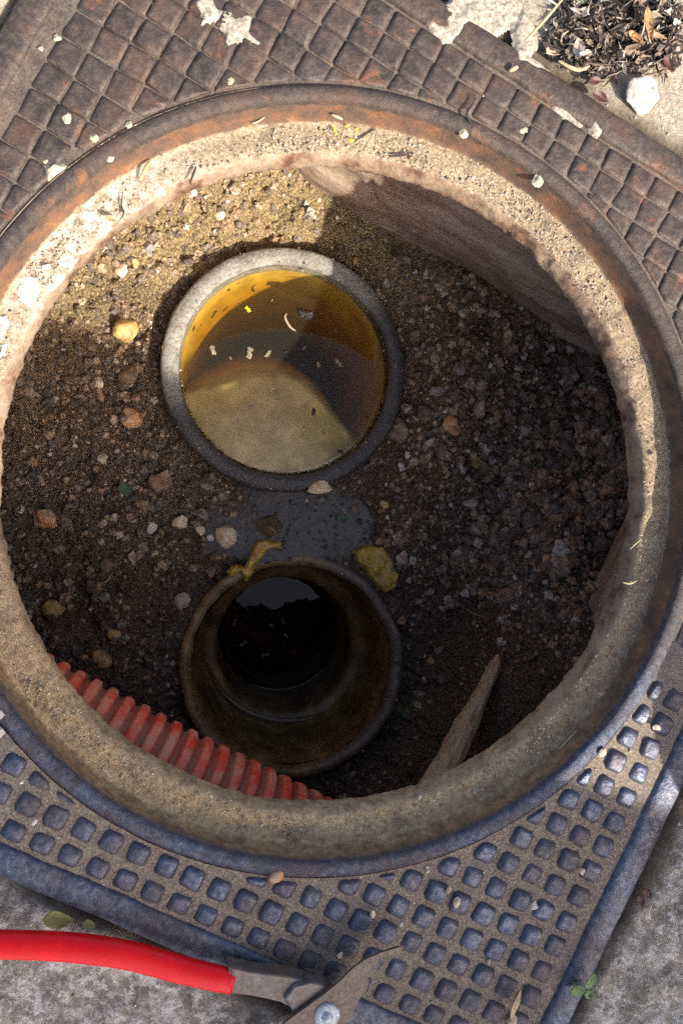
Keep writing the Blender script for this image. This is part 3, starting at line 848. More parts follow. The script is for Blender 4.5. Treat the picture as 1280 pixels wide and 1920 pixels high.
for i, (px, py, r) in enumerate(((126, 221, 9), (178, 255, 6), (203, 293, 5), (1010, 337, 8), (872, 245, 9), (750, 188, 6), (838, 220, 5), (105, 67, 4), (76, 86, 3), (983, 243, 5), (243, 232, 4), (435, 150, 3), (87, 300, 3))):
    o_ = [(px + r * random.uniform(0.75, 1.2) * math.cos(a), py + r * 1.1 * random.uniform(0.75, 1.2) * math.sin(a)) for a in [2 * math.pi * q / 9 for q in range(9)]]
    blob("lichen_spot", o_, 0.0040, 0.0007, M['lichen'], frame, 220 + i, res=0.0006)
blob("lichen_spot", [(84, 312), (104, 300), (124, 308), (108, 322), (90, 336), (86, 325)], 0.0030, 0.0012, M['lichen'], frame, 250, res=0.0006)
for i, oo in enumerate((((28, 520), (50, 505), (72, 520), (75, 545), (58, 575), (40, 570), (30, 548)), ((72, 495), (95, 490), (100, 505), (80, 508)), ((-4, 590), (15, 585), (22, 610), (4, 640), (-6, 630)), ((-2, 640), (16, 640), (12, 668), (-4, 672)), ((6, 578), (18, 580), (14, 592), (6, 590)))):
    blob("white_crust", oo, -0.0205, 0.0042, M['white'], frame, 260 + i, res=0.0009)
blob("white_crust", [(150, 390), (180, 395), (195, 410), (170, 420), (150, 415)], -0.0205, 0.003, M['white'], frame, 270, res=0.0009)
# chipped mortar hanging under the ring by the wall
def lump(name, c, size, mat, parent, seed, sub=4, rough=0.35, loc=True):
    bm = bmesh.new(); bmesh.ops.create_icosphere(bm, subdivisions=sub, radius=1.0)
    v = np.array([p.co[:] for p in bm.verts]); f = [[p.index for p in q.verts] for q in bm.faces]; bm.free()
    d = 1 + rough * fbm(v[:, 0], v[:, 1], v[:, 2], 1.3, 4, 0.55, seed=seed)
    v = v * d[:, None] * np.array(size)
    return v, f

# ------------------------------------------------------------------ the two drain pipes and their water
def wet_shade(V, c, flip):
    """dark and wet towards the puddle; sunlit paleness coloured in on the dry back"""
    d = (V[:, 0] - c[0]) * 0.80 * flip - (V[:, 1] - c[1]) * 0.55 + 0.015  # pale side lined up with the sunlit arc of the rim
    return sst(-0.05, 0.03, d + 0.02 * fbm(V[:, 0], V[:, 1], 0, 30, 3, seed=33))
p1 = thing("drain_pipe", "wide pipe mouth full of amber water with pale grey rim", "pipe", (P1[0], P1[1], -0.30))
rp = [(0.1180, -0.345), (0.1205, -0.30), (0.1215, -0.2835), (0.1205, -0.2795), (0.1180, -0.2775), (0.1120, -0.2765), (0.1065, -0.2775), (0.1042, -0.2800), (0.1036, -0.2850), (0.1030, -0.297)]
def n_rim(R, Z, T):
    x, y = np.cos(T) * R, np.sin(T) * R
    return R + 0.0007 * fbm(x, y, Z, 60, 3, seed=301), Z + (Z > -0.281) * 0.0007 * fbm(x, y, 0, 80, 3, seed=302)
V, F = lathe(rp, 360, (P1[0], P1[1], 0), n_rim)
ob("rim", V, F, M['pipe'], p1, True, {"wet": wet_shade(V, P1, 1)})
V, F = lathe([(0.1030, -0.297), (0.1000, -0.315), (0.0920, -0.350), (0.0830, -0.395), (0.0700, -0.445)], 180, (P1[0], P1[1], 0))
ob("inner_wall", V, F, M['pipe_in'], p1, True)
V, F = lathe([(0.0760, -0.434), (0.050, -0.440), (0.03, -0.442), (0.0, -0.443)], 90, (P1[0], P1[1], 0))
ob("sediment", V, F, M['deep'], p1, True)
# a bank of pale silt fills the near half of the pipe just under the surface
e = catmull([at(a, b, -0.305) for a, b in ((290, 735), (370, 700), (450, 683), (530, 688), (600, 730), (650, 785), (700, 860), (770, 930))], 8)
sg = np.arange(-0.104, 0.1045, 0.002)
X, Y = np.meshgrid(sg + P1[0], sg + P1[1], indexing='ij')
ux, uy = 0.885, 0.466                                    # along the photograph's horizontal
Q = (X * ux + Y * uy); Wv = -X * uy + Y * ux
eq = np.array([p.x * ux + p.y * uy for p in e]); ew = np.array([-p.x * uy + p.y * ux for p in e])
dd = np.interp(Q, eq, ew) - Wv + 0.012 * fbm(X, Y, 0, 18, 4, seed=321)      # > 0 on the near side
Zs = -0.2885 - 0.010 * sst(0.085, 0.02, dd) - 0.165 * (1 - sst(-0.055, 0.016, dd)) + 0.006 * fbm(X, Y, 0, 16, 4, seed=322)
V = np.stack([X, Y, np.maximum(Zs, -0.475)], -1).reshape(-1, 3)
G = np.array(grid_faces(len(sg), len(sg))); kk = (np.hypot(X - P1[0], Y - P1[1]) < 0.1035).reshape(-1); G = G[kk[G].all(1)]
ob("silt_bank", V, G, M['silt'], p1, True)
def disc(c, r, z, n=96, rings=14, wob=0.0, seed=0):
    V = [(c[0], c[1], z)]
    for i in range(1, rings + 1):
        for k in range(n):
            a = 2 * math.pi * k / n
            V.append((c[0] + r * i / rings * math.cos(a), c[1] + r * i / rings * math.sin(a), z))
    F = [(0, 1 + k, 1 + (k + 1) % n) for k in range(n)]
    for i in range(rings - 1):
        for k in range(n):
            F.append((1 + i * n + k, 1 + (i + 1) * n + k, 1 + (i + 1) * n + (k + 1) % n, 1 + i * n + (k + 1) % n))
    V = np.array(V)
    rr = np.hypot(V[:, 0] - c[0], V[:, 1] - c[1]) / r
    V[:, 2] += 0.0012 * sst(0.96, 1.0, rr)
    return V, F
W1 = -0.2830
V, F = disc(P1, 0.1038, W1)
nb = len(V); rim_i = list(range(nb - 96, nb))
V = np.vstack([V, V[rim_i] * [1, 1, 0] + [0, 0, W1 - 0.004] + (V[rim_i] - [P1[0], P1[1], 0]) * [0.01, 0.01, 0], V[rim_i] * [1, 1, 0] + [0, 0, -0.47] , [[P1[0], P1[1], -0.47]]])
for k in range(96):
    a_, b_ = k, (k + 1) % 96
    F.append((rim_i[a_], nb + a_, nb + b_, rim_i[b_])); F.append((nb + a_, nb + 96 + a_, nb + 96 + b_, nb + b_)); F.append((nb + 96 + a_, nb + 192, nb + 96 + b_))
tag(ob("basin_water", V, F, M['amber'], smooth=True), "still amber water standing in the wide pipe mouth", kind="structure")

def n_rim2(R, Z, T):
    x, y = np.cos(T) * R, np.sin(T) * R
    up_ = Z > -0.309
    return R + up_ * 0.0028 * fbm(x, y, Z, 32, 4, 0.6, seed=305), Z + up_ * (0.0030 * fbm(x, y, 0, 24, 4, 0.6, seed=306) - 0.006 * sst(0.15, 0.5, fbm(x, y, 0, 11, 2, seed=307)))
N = 420
th = rng.uniform(0, 2 * math.pi, N); r = 0.1030 - np.abs(rng.normal(0, 0.0012, N))
k = rng.uniform(size=N) < 0.35 + 0.9 * np.maximum(0, fbm(np.cos(th), np.sin(th), 0, 2.5, 3, seed=165))
SCUM = (th[k], r[k])
p2 = thing("drain_pipe", "open pipe socket with dark brown slimy inside and black water", "pipe", (P2[0], P2[1], -0.31))
V, F = lathe([(0.1130, -0.36), (0.1145, -0.32), (0.1150, -0.303), (0.1140, -0.2985), (0.1110, -0.2965), (0.1065, -0.2970), (0.1035, -0.3005), (0.1022, -0.3080)], 300, (P2[0], P2[1], 0), n_rim2)
ob("rim", V, F, M['slime'], p2, True, {"wet": np.clip(wet_shade(V, P2, -1.2) + 0.15, 0, 1)})
sp = [(0.1022, -0.3080), (0.1005, -0.325), (0.0990, -0.350), (0.0980, -0.380), (0.0965, -0.405), (0.0940, -0.414), (0.0900, -0.4175), (0.0850, -0.419), (0.0815, -0.421), (0.0795, -0.425), (0.0788, -0.435), (0.0780, -0.47), (0.0775, -0.55), (0.0770, -0.66), (0.05, -0.665), (0.0, -0.665)]
def n_sock(R, Z, T):
    x, y = np.cos(T) * R, np.sin(T) * R
    return R + 0.0012 * fbm(x, y, Z, 35, 3, seed=311), Z + 0.0008 * fbm(x, y, Z, 70, 3, seed=312)
V, F = lathe(sp, 240, (P2[0], P2[1], 0), n_sock)
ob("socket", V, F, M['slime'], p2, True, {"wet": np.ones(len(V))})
V, F = disc(P2, 0.0785, -0.520)
tag(ob("drain_water", V, F, M['black'], smooth=True), "black water deep inside the open pipe socket", kind="structure")
# thin film of water lying on the socket's shoulder
def arc_film(c, r0, r1, a0, a1, z, n=60):
    V = []
    for i in range(n):
        t = i / (n - 1); a = math.radians(a0 + (a1 - a0) * t); w = math.sin(math.pi * t) ** 0.5
        for k in range(7):
            r = r1 - (r1 - r0) * w * k / 6
            V.append((c[0] + r * math.cos(a), c[1] + r * math.sin(a), z + (0.0016 * (1 - abs(k / 3.0 - 1)) if 0 < k < 6 else -0.001)))
    return V, grid_faces(n, 7)
V, F = arc_film(P2, 0.084, 0.0955, 215, 330, -0.4155)
tag(ob("shoulder_water", V, F, M['film'], smooth=True, attr={"margin": np.ones(len(V))}), "thin bead of water on the step inside the open socket", kind="structure")
# puddle between the pipes
gxp = np.arange(-0.12, 0.13, 0.0016); gyp = np.arange(-0.12, 0.06, 0.0016)
X, Y = np.meshgrid(gxp, gyp, indexing='ij')
pm = puddle_mask(X, Y)
Zp_ = -0.3006 + 0.0002 * fbm(X, Y, 0, 60, 2, seed=88)
V = np.stack([X, Y, Zp_], -1).reshape(-1, 3)
G = np.array(grid_faces(len(gxp), len(gyp)))
kk = ((pm > 0.06) & (np.hypot(X - P1[0], Y - P1[1]) > P1R - 0.004) & (np.hypot(X - P2[0], Y - P2[1]) > P2R - 0.006)).reshape(-1)
G = G[kk[G].all(1)]; used = np.unique(G); rem = -np.ones(len(V), int); rem[used] = np.arange(len(used))
mg = sst(0.15, 0.75, pm + 0.35 * fbm(X, Y, 0, 55, 4, 0.65, seed=89)).reshape(-1)[used]
tag(ob("puddle", V[used], rem[G], M['film'], smooth=True, attr={"margin": mg}), "bluish film of dirty water between the two pipe mouths", kind="structure")

# ------------------------------------------------------------------ corrugated hose
path = catmull([(-0.30, -0.244, -0.140), (-0.15, -0.247, -0.136), (0.0, -0.252, -0.132), (0.15, -0.256, -0.136), (0.33, -0.262, -0.146)], 40)
L = 0; cum = [0]
for i in range(1, len(path)): L += (path[i] - path[i - 1]).length; cum.append(L)
pitch = 0.0142; NS = 16
pp, rr, val = [], [], []
m_ = int(L / pitch)
for i in range(m_ * NS):
    s = i * pitch / NS
    j = min(np.searchsorted(cum, s, 'right') - 1, len(path) - 2); j = max(j, 0)
    t = (s - cum[j]) / (cum[j + 1] - cum[j]); q = path[j].lerp(path[j + 1], t)
    ph = (i % NS) / NS
    prof_ = float(sst(0.0, 0.20, ph) * (1 - sst(0.60, 0.82, ph)))
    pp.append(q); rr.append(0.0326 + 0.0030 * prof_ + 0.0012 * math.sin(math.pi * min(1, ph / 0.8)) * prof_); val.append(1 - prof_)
V, F = tube(pp, rr, 28)
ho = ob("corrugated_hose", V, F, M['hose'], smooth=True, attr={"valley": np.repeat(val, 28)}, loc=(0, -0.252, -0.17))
tag(ho, "muddy red corrugated plastic hose running along the pit wall", "hose")

# ------------------------------------------------------------------ wood wedge leaning at the lower right
def wedge():
    a, b = at(942, 1220, -0.262), at(826, 1462, -0.165)
    ext = b + (b - a) * 0.35
    V, n = [], 40
    d = (ext - a); side = d.cross(Vector((0, 0, 1))).normalized(); upv = side.cross(d).normalized()
    for i in range(n):
        t = i / (n - 1)
        c = a + d * t
        w = 0.0028 + 0.0090 * min(1, t * 1.25) + 0.0010 * math.sin(t * 17) + 0.0005 * math.sin(t * 47); h = 0.005 + 0.009 * t
        sec = [(-1, -1), (-1.05, 0.1), (-0.72, 0.92), (-0.1, 1.06), (0.55, 0.86), (1.0, 0.15), (0.95, -1)]
        for k, (u, v) in enumerate(sec):
            j = 0.0012 * float(fbm(np.array([t * 9.0]), np.array([k * 3.1]), 0, 2.2, 4, 0.6, seed=401)[0])
            V.append(c + side * (u * w + j * 1.3) + upv * (v * h + j))
    F = []
    ns = 7
    for i in range(n - 1):
        for k in range(ns):
            F.append((i * ns + k, i * ns + (k + 1) % ns, (i + 1) * ns + (k + 1) % ns, (i + 1) * ns + k))
    F.append(tuple(range(ns))); F.append(tuple(reversed(range((n - 1) * ns, n * ns))))
    return V, [tuple(reversed(f)) for f in F]
V, F = wedge()
c0 = np.array(V).mean(0)
wd = ob("wooden_wedge", V, F, M['wood'], smooth=False, loc=c0)
tag(wd, "pale tapering splinter of old wood leaning in the pit beside the open socket", "wood")

# ------------------------------------------------------------------ stones
def stone_mesh(seed, sub=3, cuts=9, aniso=(1, 1, 1), round_=0.0):
    bm = bmesh.new(); bmesh.ops.create_icosphere(bm, subdivisions=sub, radius=1.0)
    v = np.array([p.co[:] for p in bm.verts]); f = [[p.index for p in q.verts] for q in bm.faces]; bm.free()
    r = np.random.default_rng(seed)
    for _ in range(cuts):
        n = r.normal(size=3); n /= np.linalg.norm(n); d = r.uniform(0.52 + round_, 0.85 + 0.5 * round_)
        e = np.maximum(0, v @ n - d); v = v - e[:, None] * n * 0.96
    v = v * (1 + 0.22 * fbm(v[:, 0], v[:, 1], v[:, 2], 1.7, 4, 0.6, seed=seed))[:, None]
    v = v * np.array(aniso)
    v = v / np.abs(v).max()
    return v, f
def stone(px, py, rpx, kind, label, name="stone", z=None, asp=(1, 0.85, 0.7), rot=None, cuts=9, group=None, seed=None, sink=0.33, round_=0.0, cat=None):
    seed = seed if seed is not None else int(px * 7 + py * 3)
    p = on_soil(px, py) if z is None else at(px, py, z)
    dist = (cam.location - p).length
    r = rpx / 1442.0 * dist
    v, f = stone_mesh(seed, 3, cuts, asp, round_)
    a = rot if rot is not None else random.uniform(0, 6.28)
    R = np.array([[math.cos(a), -math.sin(a), 0], [math.sin(a), math.cos(a), 0], [0, 0, 1]])
    v = (v * r) @ R.T
    lo = v[:, 2].min()
    v[:, 2] -= lo
    me = raw_mesh(name, v, f, True)
    try: me.set_sharp_from_angle(angle=math.radians(38))
    except Exception: pass
    o = link(name, me, ST[kind], None, (p.x, p.y, p.z + lo * 0 - r * sink))
    return tag(o, label, cat or name, group)

S = [
 (253, 782, 25, 'orange', "rust orange and white stone on the dark soil left of the amber water"),
 (241, 708, 22, 'brown', "brown angular stone just above the rust orange and white stone"),
 (216, 786, 11, 'pink', "small pale stone touching the left of the rust orange and white stone"),
 (236, 618, 23, 'ochre', "ochre lump on the edge between sunlit soil and shade"),
 (278, 466, 13, 'grey', "pale grey upright stone in the sunlit soil"),
 (254, 492, 11, 'ochre', "yellow pebble in the sunlit soil"),
 (226, 507, 14, 'cream', "tan stone left of the yellow pebble in the sunlit soil"),
 (411, 405, 11, 'cream', "cream stone in the sunlit soil above the amber water"),
 (84, 973, 21, 'orange', "orange brown stone near the left edge of the pit floor"),
 (283, 990, 13, 'white', "small white angular stone left of the puddle"),
 (336, 980, 17, 'cream', "beige stone with black grit beneath it left of the puddle"),
 (376, 994, 10, 'cream', "small cream pebble next to the largest cream stone"),
 (424, 1003, 25, 'cream', "largest cream stone at the left end of the puddle"),
 (408, 1040, 15, 'brown', "brown muddy stone directly below the largest cream stone"),
 (396, 1008, 9, 'white', "white chip wedged against the largest cream stone"),
 (506, 991, 25, 'olive', "dark olive wet stone standing in the puddle"),
 (250, 1045, 14, 'pink', "tall pinkish stone touching a small grey pebble on the left soil"),
 (265, 1034, 10, 'grey', "small smooth grey pebble beside the tall pinkish stone"),
 (200, 1062, 15, 'brown', "brown stone above a curved rootlet on the left soil"),
 (340, 1128, 19, 'pink', "tan broken stone beside the rim of the open socket"),
 (195, 1232, 20, 'ochre', "round yellow ochre stone above the red hose"),
 (214, 1190, 15, 'ochre', "ochre stone just above the round yellow ochre stone"),
 (195, 1119, 12, 'grey', "grey stone in the middle of the left soil"),
 (101, 1140, 18, 'ochre', "muddy ochre stone next to the rim at the left"),
 (393, 1072, 14, 'brown', "reddish upright stone touching the rim of the open socket"),
 (382, 962, 12, 'grey', "pale stone half sunk in mud at the left end of the puddle"),
 (308, 905, 24, 'brown', "knobbly brown stone left below the amber water"),
 (268, 948, 14, 'brown', "reddish brown stone above the small white angular stone"),
 (895, 766, 19, 'pink', "pale pinkish stone on the dark gravel right of the amber water"),
 (845, 800, 21, 'orange', "orange tan block of stone lower left of the pale pinkish stone"),
 (746, 806, 24, 'brown', "jagged brown stone against the right of the pipe rim"),
 (796, 777, 19, 'brown', "brown stone between the jagged brown stone and the orange tan block"),
 (818, 735, 16, 'grey', "dull grey stone above the orange tan block"),
 (951, 842, 12, 'grey', "pale angular chip lower right of the pale pinkish stone"),
 (890, 866, 16, 'ochre', "tan stone below the orange tan block"),
 (763, 853, 8, 'white', "tiny white pebble below the jagged brown stone"),
 (1006, 854, 7, 'cream', "tiny cream pebble on the dark gravel to the right"),
 (1045, 866, 11, 'grey', "flat grey pebble next to the tiny cream pebble"),
 (783, 967, 15, 'brown', "oval brown stone right of the puddle"),
 (838, 980, 12, 'grey', "grey splintered stone right of the oval brown stone"),
 (968, 961, 11, 'grey', "light grey oblong pebble in the gravel"),
 (1040, 955, 13, 'grey', "dark grey rounded stone in the gravel near the right rim"),
 (1030, 1051, 17, 'orange', "bright orange stone in the gravel near the right rim"),
 (1082, 1016, 14, 'brown', "reddish brown stone above the bright orange stone"),
 (1020, 995, 16, 'brown', "wide brown stone amid the finest gravel right of centre"),
 (911, 1114, 8, 'orange', "small orange pebble alone on the fine soil"),
 (756, 1045, 15, 'pink', "pear shaped pinkish stone touching the amber sludge"),
 (1113, 1079, 12, 'brown', "brown pebble tucked under the right rim"),
 (1135, 1092, 11, 'grey', "grey pebble tucked under the right rim"),
 (1122, 968, 12, 'grey', "pale grey stone nearest the right rim"),
 (1160, 963, 8, 'pink', "small pinkish stone touching the right rim"),
 (723, 908, 5, 'white', "white bean shaped pebble between the pipe rim and the gravel"),
 (890, 1000, 9, 'orange', "little orange pebble among dark gravel right of the puddle"),
 (720, 945, 10, 'ochre', "ochre pebble at the right end of the puddle"),
 (795, 1275, 8, 'pink', "small pinkish pebble right of the open socket"),
 (805, 1240, 10, 'orange', "rusty little stone above the small pinkish pebble right of the socket"),
 (665, 490, 7, 'ochre', "small tan pebble in shade at the top right of the pipe rim"),
 (690, 395 + 60, 9, 'brown', "small brown pebble in shade under the brown pit wall"),
 (860, 690, 14, 'grey', "dim grey stone in the deep shade right of the amber water"),
 (165, 905, 9, 'brown', "brown pebble on the dark soil below the left rim"),
 (187, 720, 9, 'cream', "pale chip on the dark soil near the left rim"),
 (93, 852, 6, 'white', "tiny white pebble on the dark soil near the left rim"),
]
for s in S: stone(*s, round_=0.06 if s[3] in ('cream', 'ochre') else -0.04, cuts=11)
stone(1190, 185, 28, 'white', "chalky white stone on sunlit concrete below the leaf litter", z=-0.002, asp=(1, 0.82, 0.75), rot=0.2, cuts=14, sink=0.15)
stone(518, 1643, 15, 'orange', "orange quartz pebble at the foot of the iron ring", z=0.0005, asp=(1, 0.8, 0.6), rot=0.9, sink=0.1)
for (px, py, r, kd, lb) in ((698, 1713, 7, 'cream', "oval cream pebble on the studs right of the orange quartz pebble"), (637, 1789, 6, 'cream', "little cream pebble on the dark studs by the tool"),
                            (838, 1668, 8, 'pink', "flat pinkish chip among the blue studs"), (1000, 1697, 8, 'white', "triangular white chip on the blue studs"),
                            (1090, 1633, 6, 'cream', "cream chip between the studs near the right rail"), (1228, 1364, 8, 'cream', "cream pebble at the edge of the glaring patch"),
                            (1127, 1409, 9, 'cream', "tan chip lying in the glaring patch of studs"), (4, 1372, 9, 'white', "square white chip on the ring at the left edge"),
                            (3, 1340, 9, 'white', "slanting white chip on the ring at the left edge"), (65, 1540, 6, 'white', "white grain between the studs at the left"),
                            (1126, 1301, 8, 'orange', "small orange pebble on the sandy seat at the right"), (958, 1912, 10, 'cream', "pale flat chip below the dead leaf"),
                            (855, 1690, 9, 'cream', "cream crumb among the grit on the blue studs")):
    p = at(px, py, 0.0); rr_ = math.hypot(p.x, p.y)
    stone(px, py, r, kd, lb, z=(-0.019 if rr_ < 0.238 else 0.0035), asp=(1, 0.75, 0.45), sink=0.05, cuts=6)
# flat pale mortar flake on the near rim of the wide pipe
v, f = stone_mesh(17, 3, 8, (1, 0.45, 0.3)); p = at(600, 914, -0.2755); a = 0.18 + 0.48
R = np.array([[math.cos(a), -math.sin(a), 0], [math.sin(a), math.cos(a), 0], [0, 0, 1]])
o = link("mortar_flake", raw_mesh("mortar_flake", (v * 0.0135) @ R.T, f, True), ST['cream'], None, p)
tag(o, "pale flat mortar flake lying on the near rim of the wide pipe", "flake")

# gravel too small to count
def ico(sub):
    bm = bmesh.new(); bmesh.ops.create_icosphere(bm, subdivisions=sub, radius=1.0)
    v = np.array([p.co[:] for p in bm.verts]); f = np.array([[p.index for p in q.verts] for q in bm.faces]); bm.free()
    return v, f
def scatter(pos, size, tint, sub, seed, flat=(0.55, 1.0)):
    r = np.random.default_rng(seed)
    bv, bf = ico(sub)
    n, m = len(pos), len(bv)
    q = r.normal(size=(n, 4)); q /= np.linalg.norm(q, axis=1)[:, None]
    w, x, y, z = q.T
    Rm = np.stack([np.stack([1 - 2 * (y * y + z * z), 2 * (x * y - z * w), 2 * (x * z + y * w)], -1),
                   np.stack([2 * (x * y + z * w), 1 - 2 * (x * x + z * z), 2 * (y * z - x * w)], -1),
                   np.stack([2 * (x * z - y * w), 2 * (y * z + x * w), 1 - 2 * (x * x + y * y)], -1)], 1)
    asp = np.stack([r.uniform(0.75, 1.25, n), r.uniform(0.7, 1.0, n), r.uniform(*flat, n)], -1)
    jit = r.uniform(0.62, 1.25, (n, m, 1))
    V = bv[None] * jit * asp[:, None, :]
    V = np.einsum('nij,nmj->nmi', Rm, V) * size[:, None, None] + pos[:, None, :]
    F = (bf[None] + (np.arange(n) * m)[:, None, None]).reshape(-1, 3)
    return V.reshape(-1, 3), F, np.repeat(tint, m)
N = 36000
x = rng.uniform(-0.32, 0.30, N); y = rng.uniform(-0.33, 0.275, N)
den = 0.46 + 0.5 * fbm(x, y, 0, 16, 3, seed=120) + 0.45 * sst(0.05, 0.2, x) * sst(-0.05, 0.02, y) - 0.25 * sst(0.02, 0.2, x) * sst(-0.02, -0.08, y)
k = (rng.uniform(size=N) < den) & (np.hypot(x - P1[0], y - P1[1]) > P1R + 0.002) & (np.hypot(x - P2[0], y - P2[1]) > P2R + 0.001) & (rng.uniform(size=N) > 0.93 * puddle_mask(x, y))
x, y = x[k], y[k]
size = np.clip(0.00165 * np.exp(rng.normal(0.0, 0.62, len(x))), 0.0007, 0.0066)
size *= 1 + 0.6 * sst(0.12, 0.25, x) * sst(-0.02, 0.02, y)
tint = np.clip(rng.beta(0.8, 1.75, len(x)) + 0.20 * sst(0.0, 0.2, -0.5 * x + 0.75 * y - 0.08) + 0.16 * sst(0.02, 0.14, x) * sst(-0.12, 0.0, y), 0, 1)  # gravel toned lighter on the sunlit bank and to lift the dim right
pos = np.stack([x, y, soil_h(x, y) - size * 0.05], -1)
big = size > 0.0021
for nm, msk, sub in (("gravel", big, 2), ("fine_gravel", ~big, 1)):
    V, F, T = scatter(pos[msk], size[msk], tint[msk], sub, 5 if sub == 2 else 6)
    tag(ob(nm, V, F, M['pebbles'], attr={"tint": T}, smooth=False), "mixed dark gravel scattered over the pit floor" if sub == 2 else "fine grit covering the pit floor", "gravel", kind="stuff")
# crumbly clods of earth
N = 1500
x = rng.uniform(-0.31, 0.28, N); y = rng.uniform(-0.30, 0.26, N)
k = (rng.uniform(size=N) < 0.25 + 1.2 * np.maximum(0, fbm(x, y, 0, 12, 3, seed=125))) & (np.hypot(x - P1[0], y - P1[1]) > P1R + 0.006) & (np.hypot(x - P2[0], y - P2[1]) > P2R + 0.006) & (puddle_mask(x, y) < 0.3)
x, y = x[k], y[k]
size = np.clip(0.0038 * np.exp(rng.normal(0, 0.45, len(x))), 0.0018, 0.0095)
V, F, T = scatter(np.stack([x, y, soil_h(x, y) - size * 0.25], -1), size, np.zeros(len(x)), 3, 14, (0.5, 0.8))
V = V + np.stack([0.0016 * fbm(V[:, 0], V[:, 1], V[:, 2], 260, 3, 0.65, seed=126 + q) for q in range(3)], -1)
dr = sst(-0.02, 0.16, -0.50 * V[:, 0] + 0.75 * V[:, 1] - 0.10)  # clods share the dry, sun-brightened region of the soil
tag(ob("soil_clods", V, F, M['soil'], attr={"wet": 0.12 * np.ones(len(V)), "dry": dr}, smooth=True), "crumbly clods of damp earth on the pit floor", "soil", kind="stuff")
# grit on the seat of the ring
N = 9000
th = rng.uniform(0, 2 * math.pi, N); r = rng.uniform(0.2165, 0.2365, N)
k = rng.uniform(size=N) < 0.25 + 0.75 * sst(-0.1, 0.5, fbm(r * np.cos(th), r * np.sin(th), 0, 22, 3, seed=130)) * 1.2
th, r = th[k], r[k]
size = np.clip(0.00045 * np.exp(rng.normal(0, 0.45, len(th))), 0.0002, 0.0017)
pos = np.stack([r * np.cos(th), r * np.sin(th), -0.0196 + 0.0016 * (0.35 + 0.65 * sst(0.0, 0.7, np.cos(th - 0.9))) + size * 0.2], -1)
V, F, T = scatter(pos, size, np.clip(rng.beta(2.5, 2.0, len(th)), 0, 1), 1, 8)
tag(ob("seat_grit", V, F, M['grit'], attr={"tint": T}), "pale sand grains lying on the seat of the iron ring", "grit", kind="stuff")
# grit in the grooves of the studs
N = 2600
x = rng.uniform(-0.2, 0.30, N); y = rng.uniform(-0.30, -0.02, N)
x2 = rng.uniform(-0.28, 0.28, 500); y2 = rng.uniform(0.0, 0.29, 500)
x = np.concatenate([x, x2]); y = np.concatenate([y, y2])
tr = at(850, 1760, 0); stripe = np.exp(-(((x - tr.x) * 0.885 + (y - tr.y) * 0.466 + 0.018 * fbm(x, y, 0, 10, 2, seed=140)) / 0.020) ** 2)
k = (np.hypot(x, y) > 0.251) & (np.maximum(np.abs(x), np.abs(y)) < 0.283) & (rng.uniform(size=len(x)) < 0.22 + stripe)
fx = np.abs(((x - 0.0005) / 0.0183) % 1 - 0.5)
k &= (fx > 0.36) | (np.abs(((np.abs(y) - 0.2515) / 0.0182) % 1 - 0.5) > 0.36)
x, y = x[k], y[k]
size = np.clip(0.0005 * np.exp(rng.normal(0, 0.6, len(x))), 0.00025, 0.0024)
V, F, T = scatter(np.stack([x, y, 0.0006 + size * 0.3], -1), size, np.clip(rng.beta(4, 1.6, len(x)), 0, 1), 1, 9)
tag(ob("groove_grit", V, F, M['grit'], attr={"tint": T}), "pale stone crumbs caught between the iron studs", "grit", kind="stuff")
# loose crumbs on the concrete
N = 1500
x = rng.uniform(-0.35, 0.5, N); y = rng.uniform(-0.5, 0.5, N)
k = np.maximum(np.abs(x), np.abs(y)) > HS + 0.004
x, y = x[k], y[k]
size = np.clip(0.0006 * np.exp(rng.normal(0, 0.55, len(x))), 0.0003, 0.0030)
zz = np.array([ground_h(a, b) for a, b in zip(x, y)])
V, F, T = scatter(np.stack([x, y, zz + size * 0.3], -1), size, np.clip(rng.beta(2, 2, len(x)), 0, 1), 1, 10)
tag(ob("paving_grit", V, F, M['grit'], attr={"tint": T}), "loose crumbs on the concrete paving", "grit", kind="stuff")
# beads of mud in the puddle
N = 900
x = rng.uniform(-0.12, 0.13, N); y = rng.uniform(-0.11, 0.06, N)
k = (puddle_mask(x, y) > 0.5) & (np.hypot(x - P1[0], y - P1[1]) > P1R + 0.003) & (np.hypot(x - P2[0], y - P2[1]) > P2R + 0.003)
x, y = x[k], y[k]
size = np.clip(0.0010 * np.exp(rng.normal(0, 0.5, len(x))), 0.0005, 0.0034)
V, F, T = scatter(np.stack([x, y, -0.2994 - size * 0.1], -1), size, rng.uniform(0.0, 0.35, len(x)), 2, 12, (0.5, 0.7))
tag(ob("puddle_grit", V, F, M['pebbles'], attr={"tint": T}, smooth=True), "dark wet beads of grit in the puddle between the pipes", "grit", kind="stuff")

# dirt on the two pipe rims
N = 900
th = rng.uniform(0, 2 * math.pi, N); w_ = rng.uniform(size=N) < 0.5
r = np.where(w_, rng.uniform(0.1045, 0.1215, N), rng.uniform(0.1035, 0.1150, N))
x = np.where(w_, P1[0], P2[0]) + r * np.cos(th); y = np.where(w_, P1[1], P2[1]) + r * np.sin(th)
k = rng.uniform(size=N) < 0.30 + 1.4 * np.maximum(0, fbm(x, y, 0, 25, 3, seed=160))
x, y, w_ = x[k], y[k], w_[k]
size = np.clip(0.0006 * np.exp(rng.normal(0, 0.55, len(x))), 0.0003, 0.0026)
V, F, T = scatter(np.stack([x, y, np.where(w_, -0.2770, -0.2970) + size * 0.1], -1), size, np.clip(rng.beta(1.4, 2.4, len(x)), 0, 1), 1, 13)
tag(ob("rim_grit", V, F, M['pebbles'], attr={"tint": T}), "specks of dirt lying on the two pipe rims", "grit", kind="stuff")
th, r = SCUM
size = np.clip(0.0006 * np.exp(rng.normal(0, 0.5, len(th))), 0.0003, 0.0018)
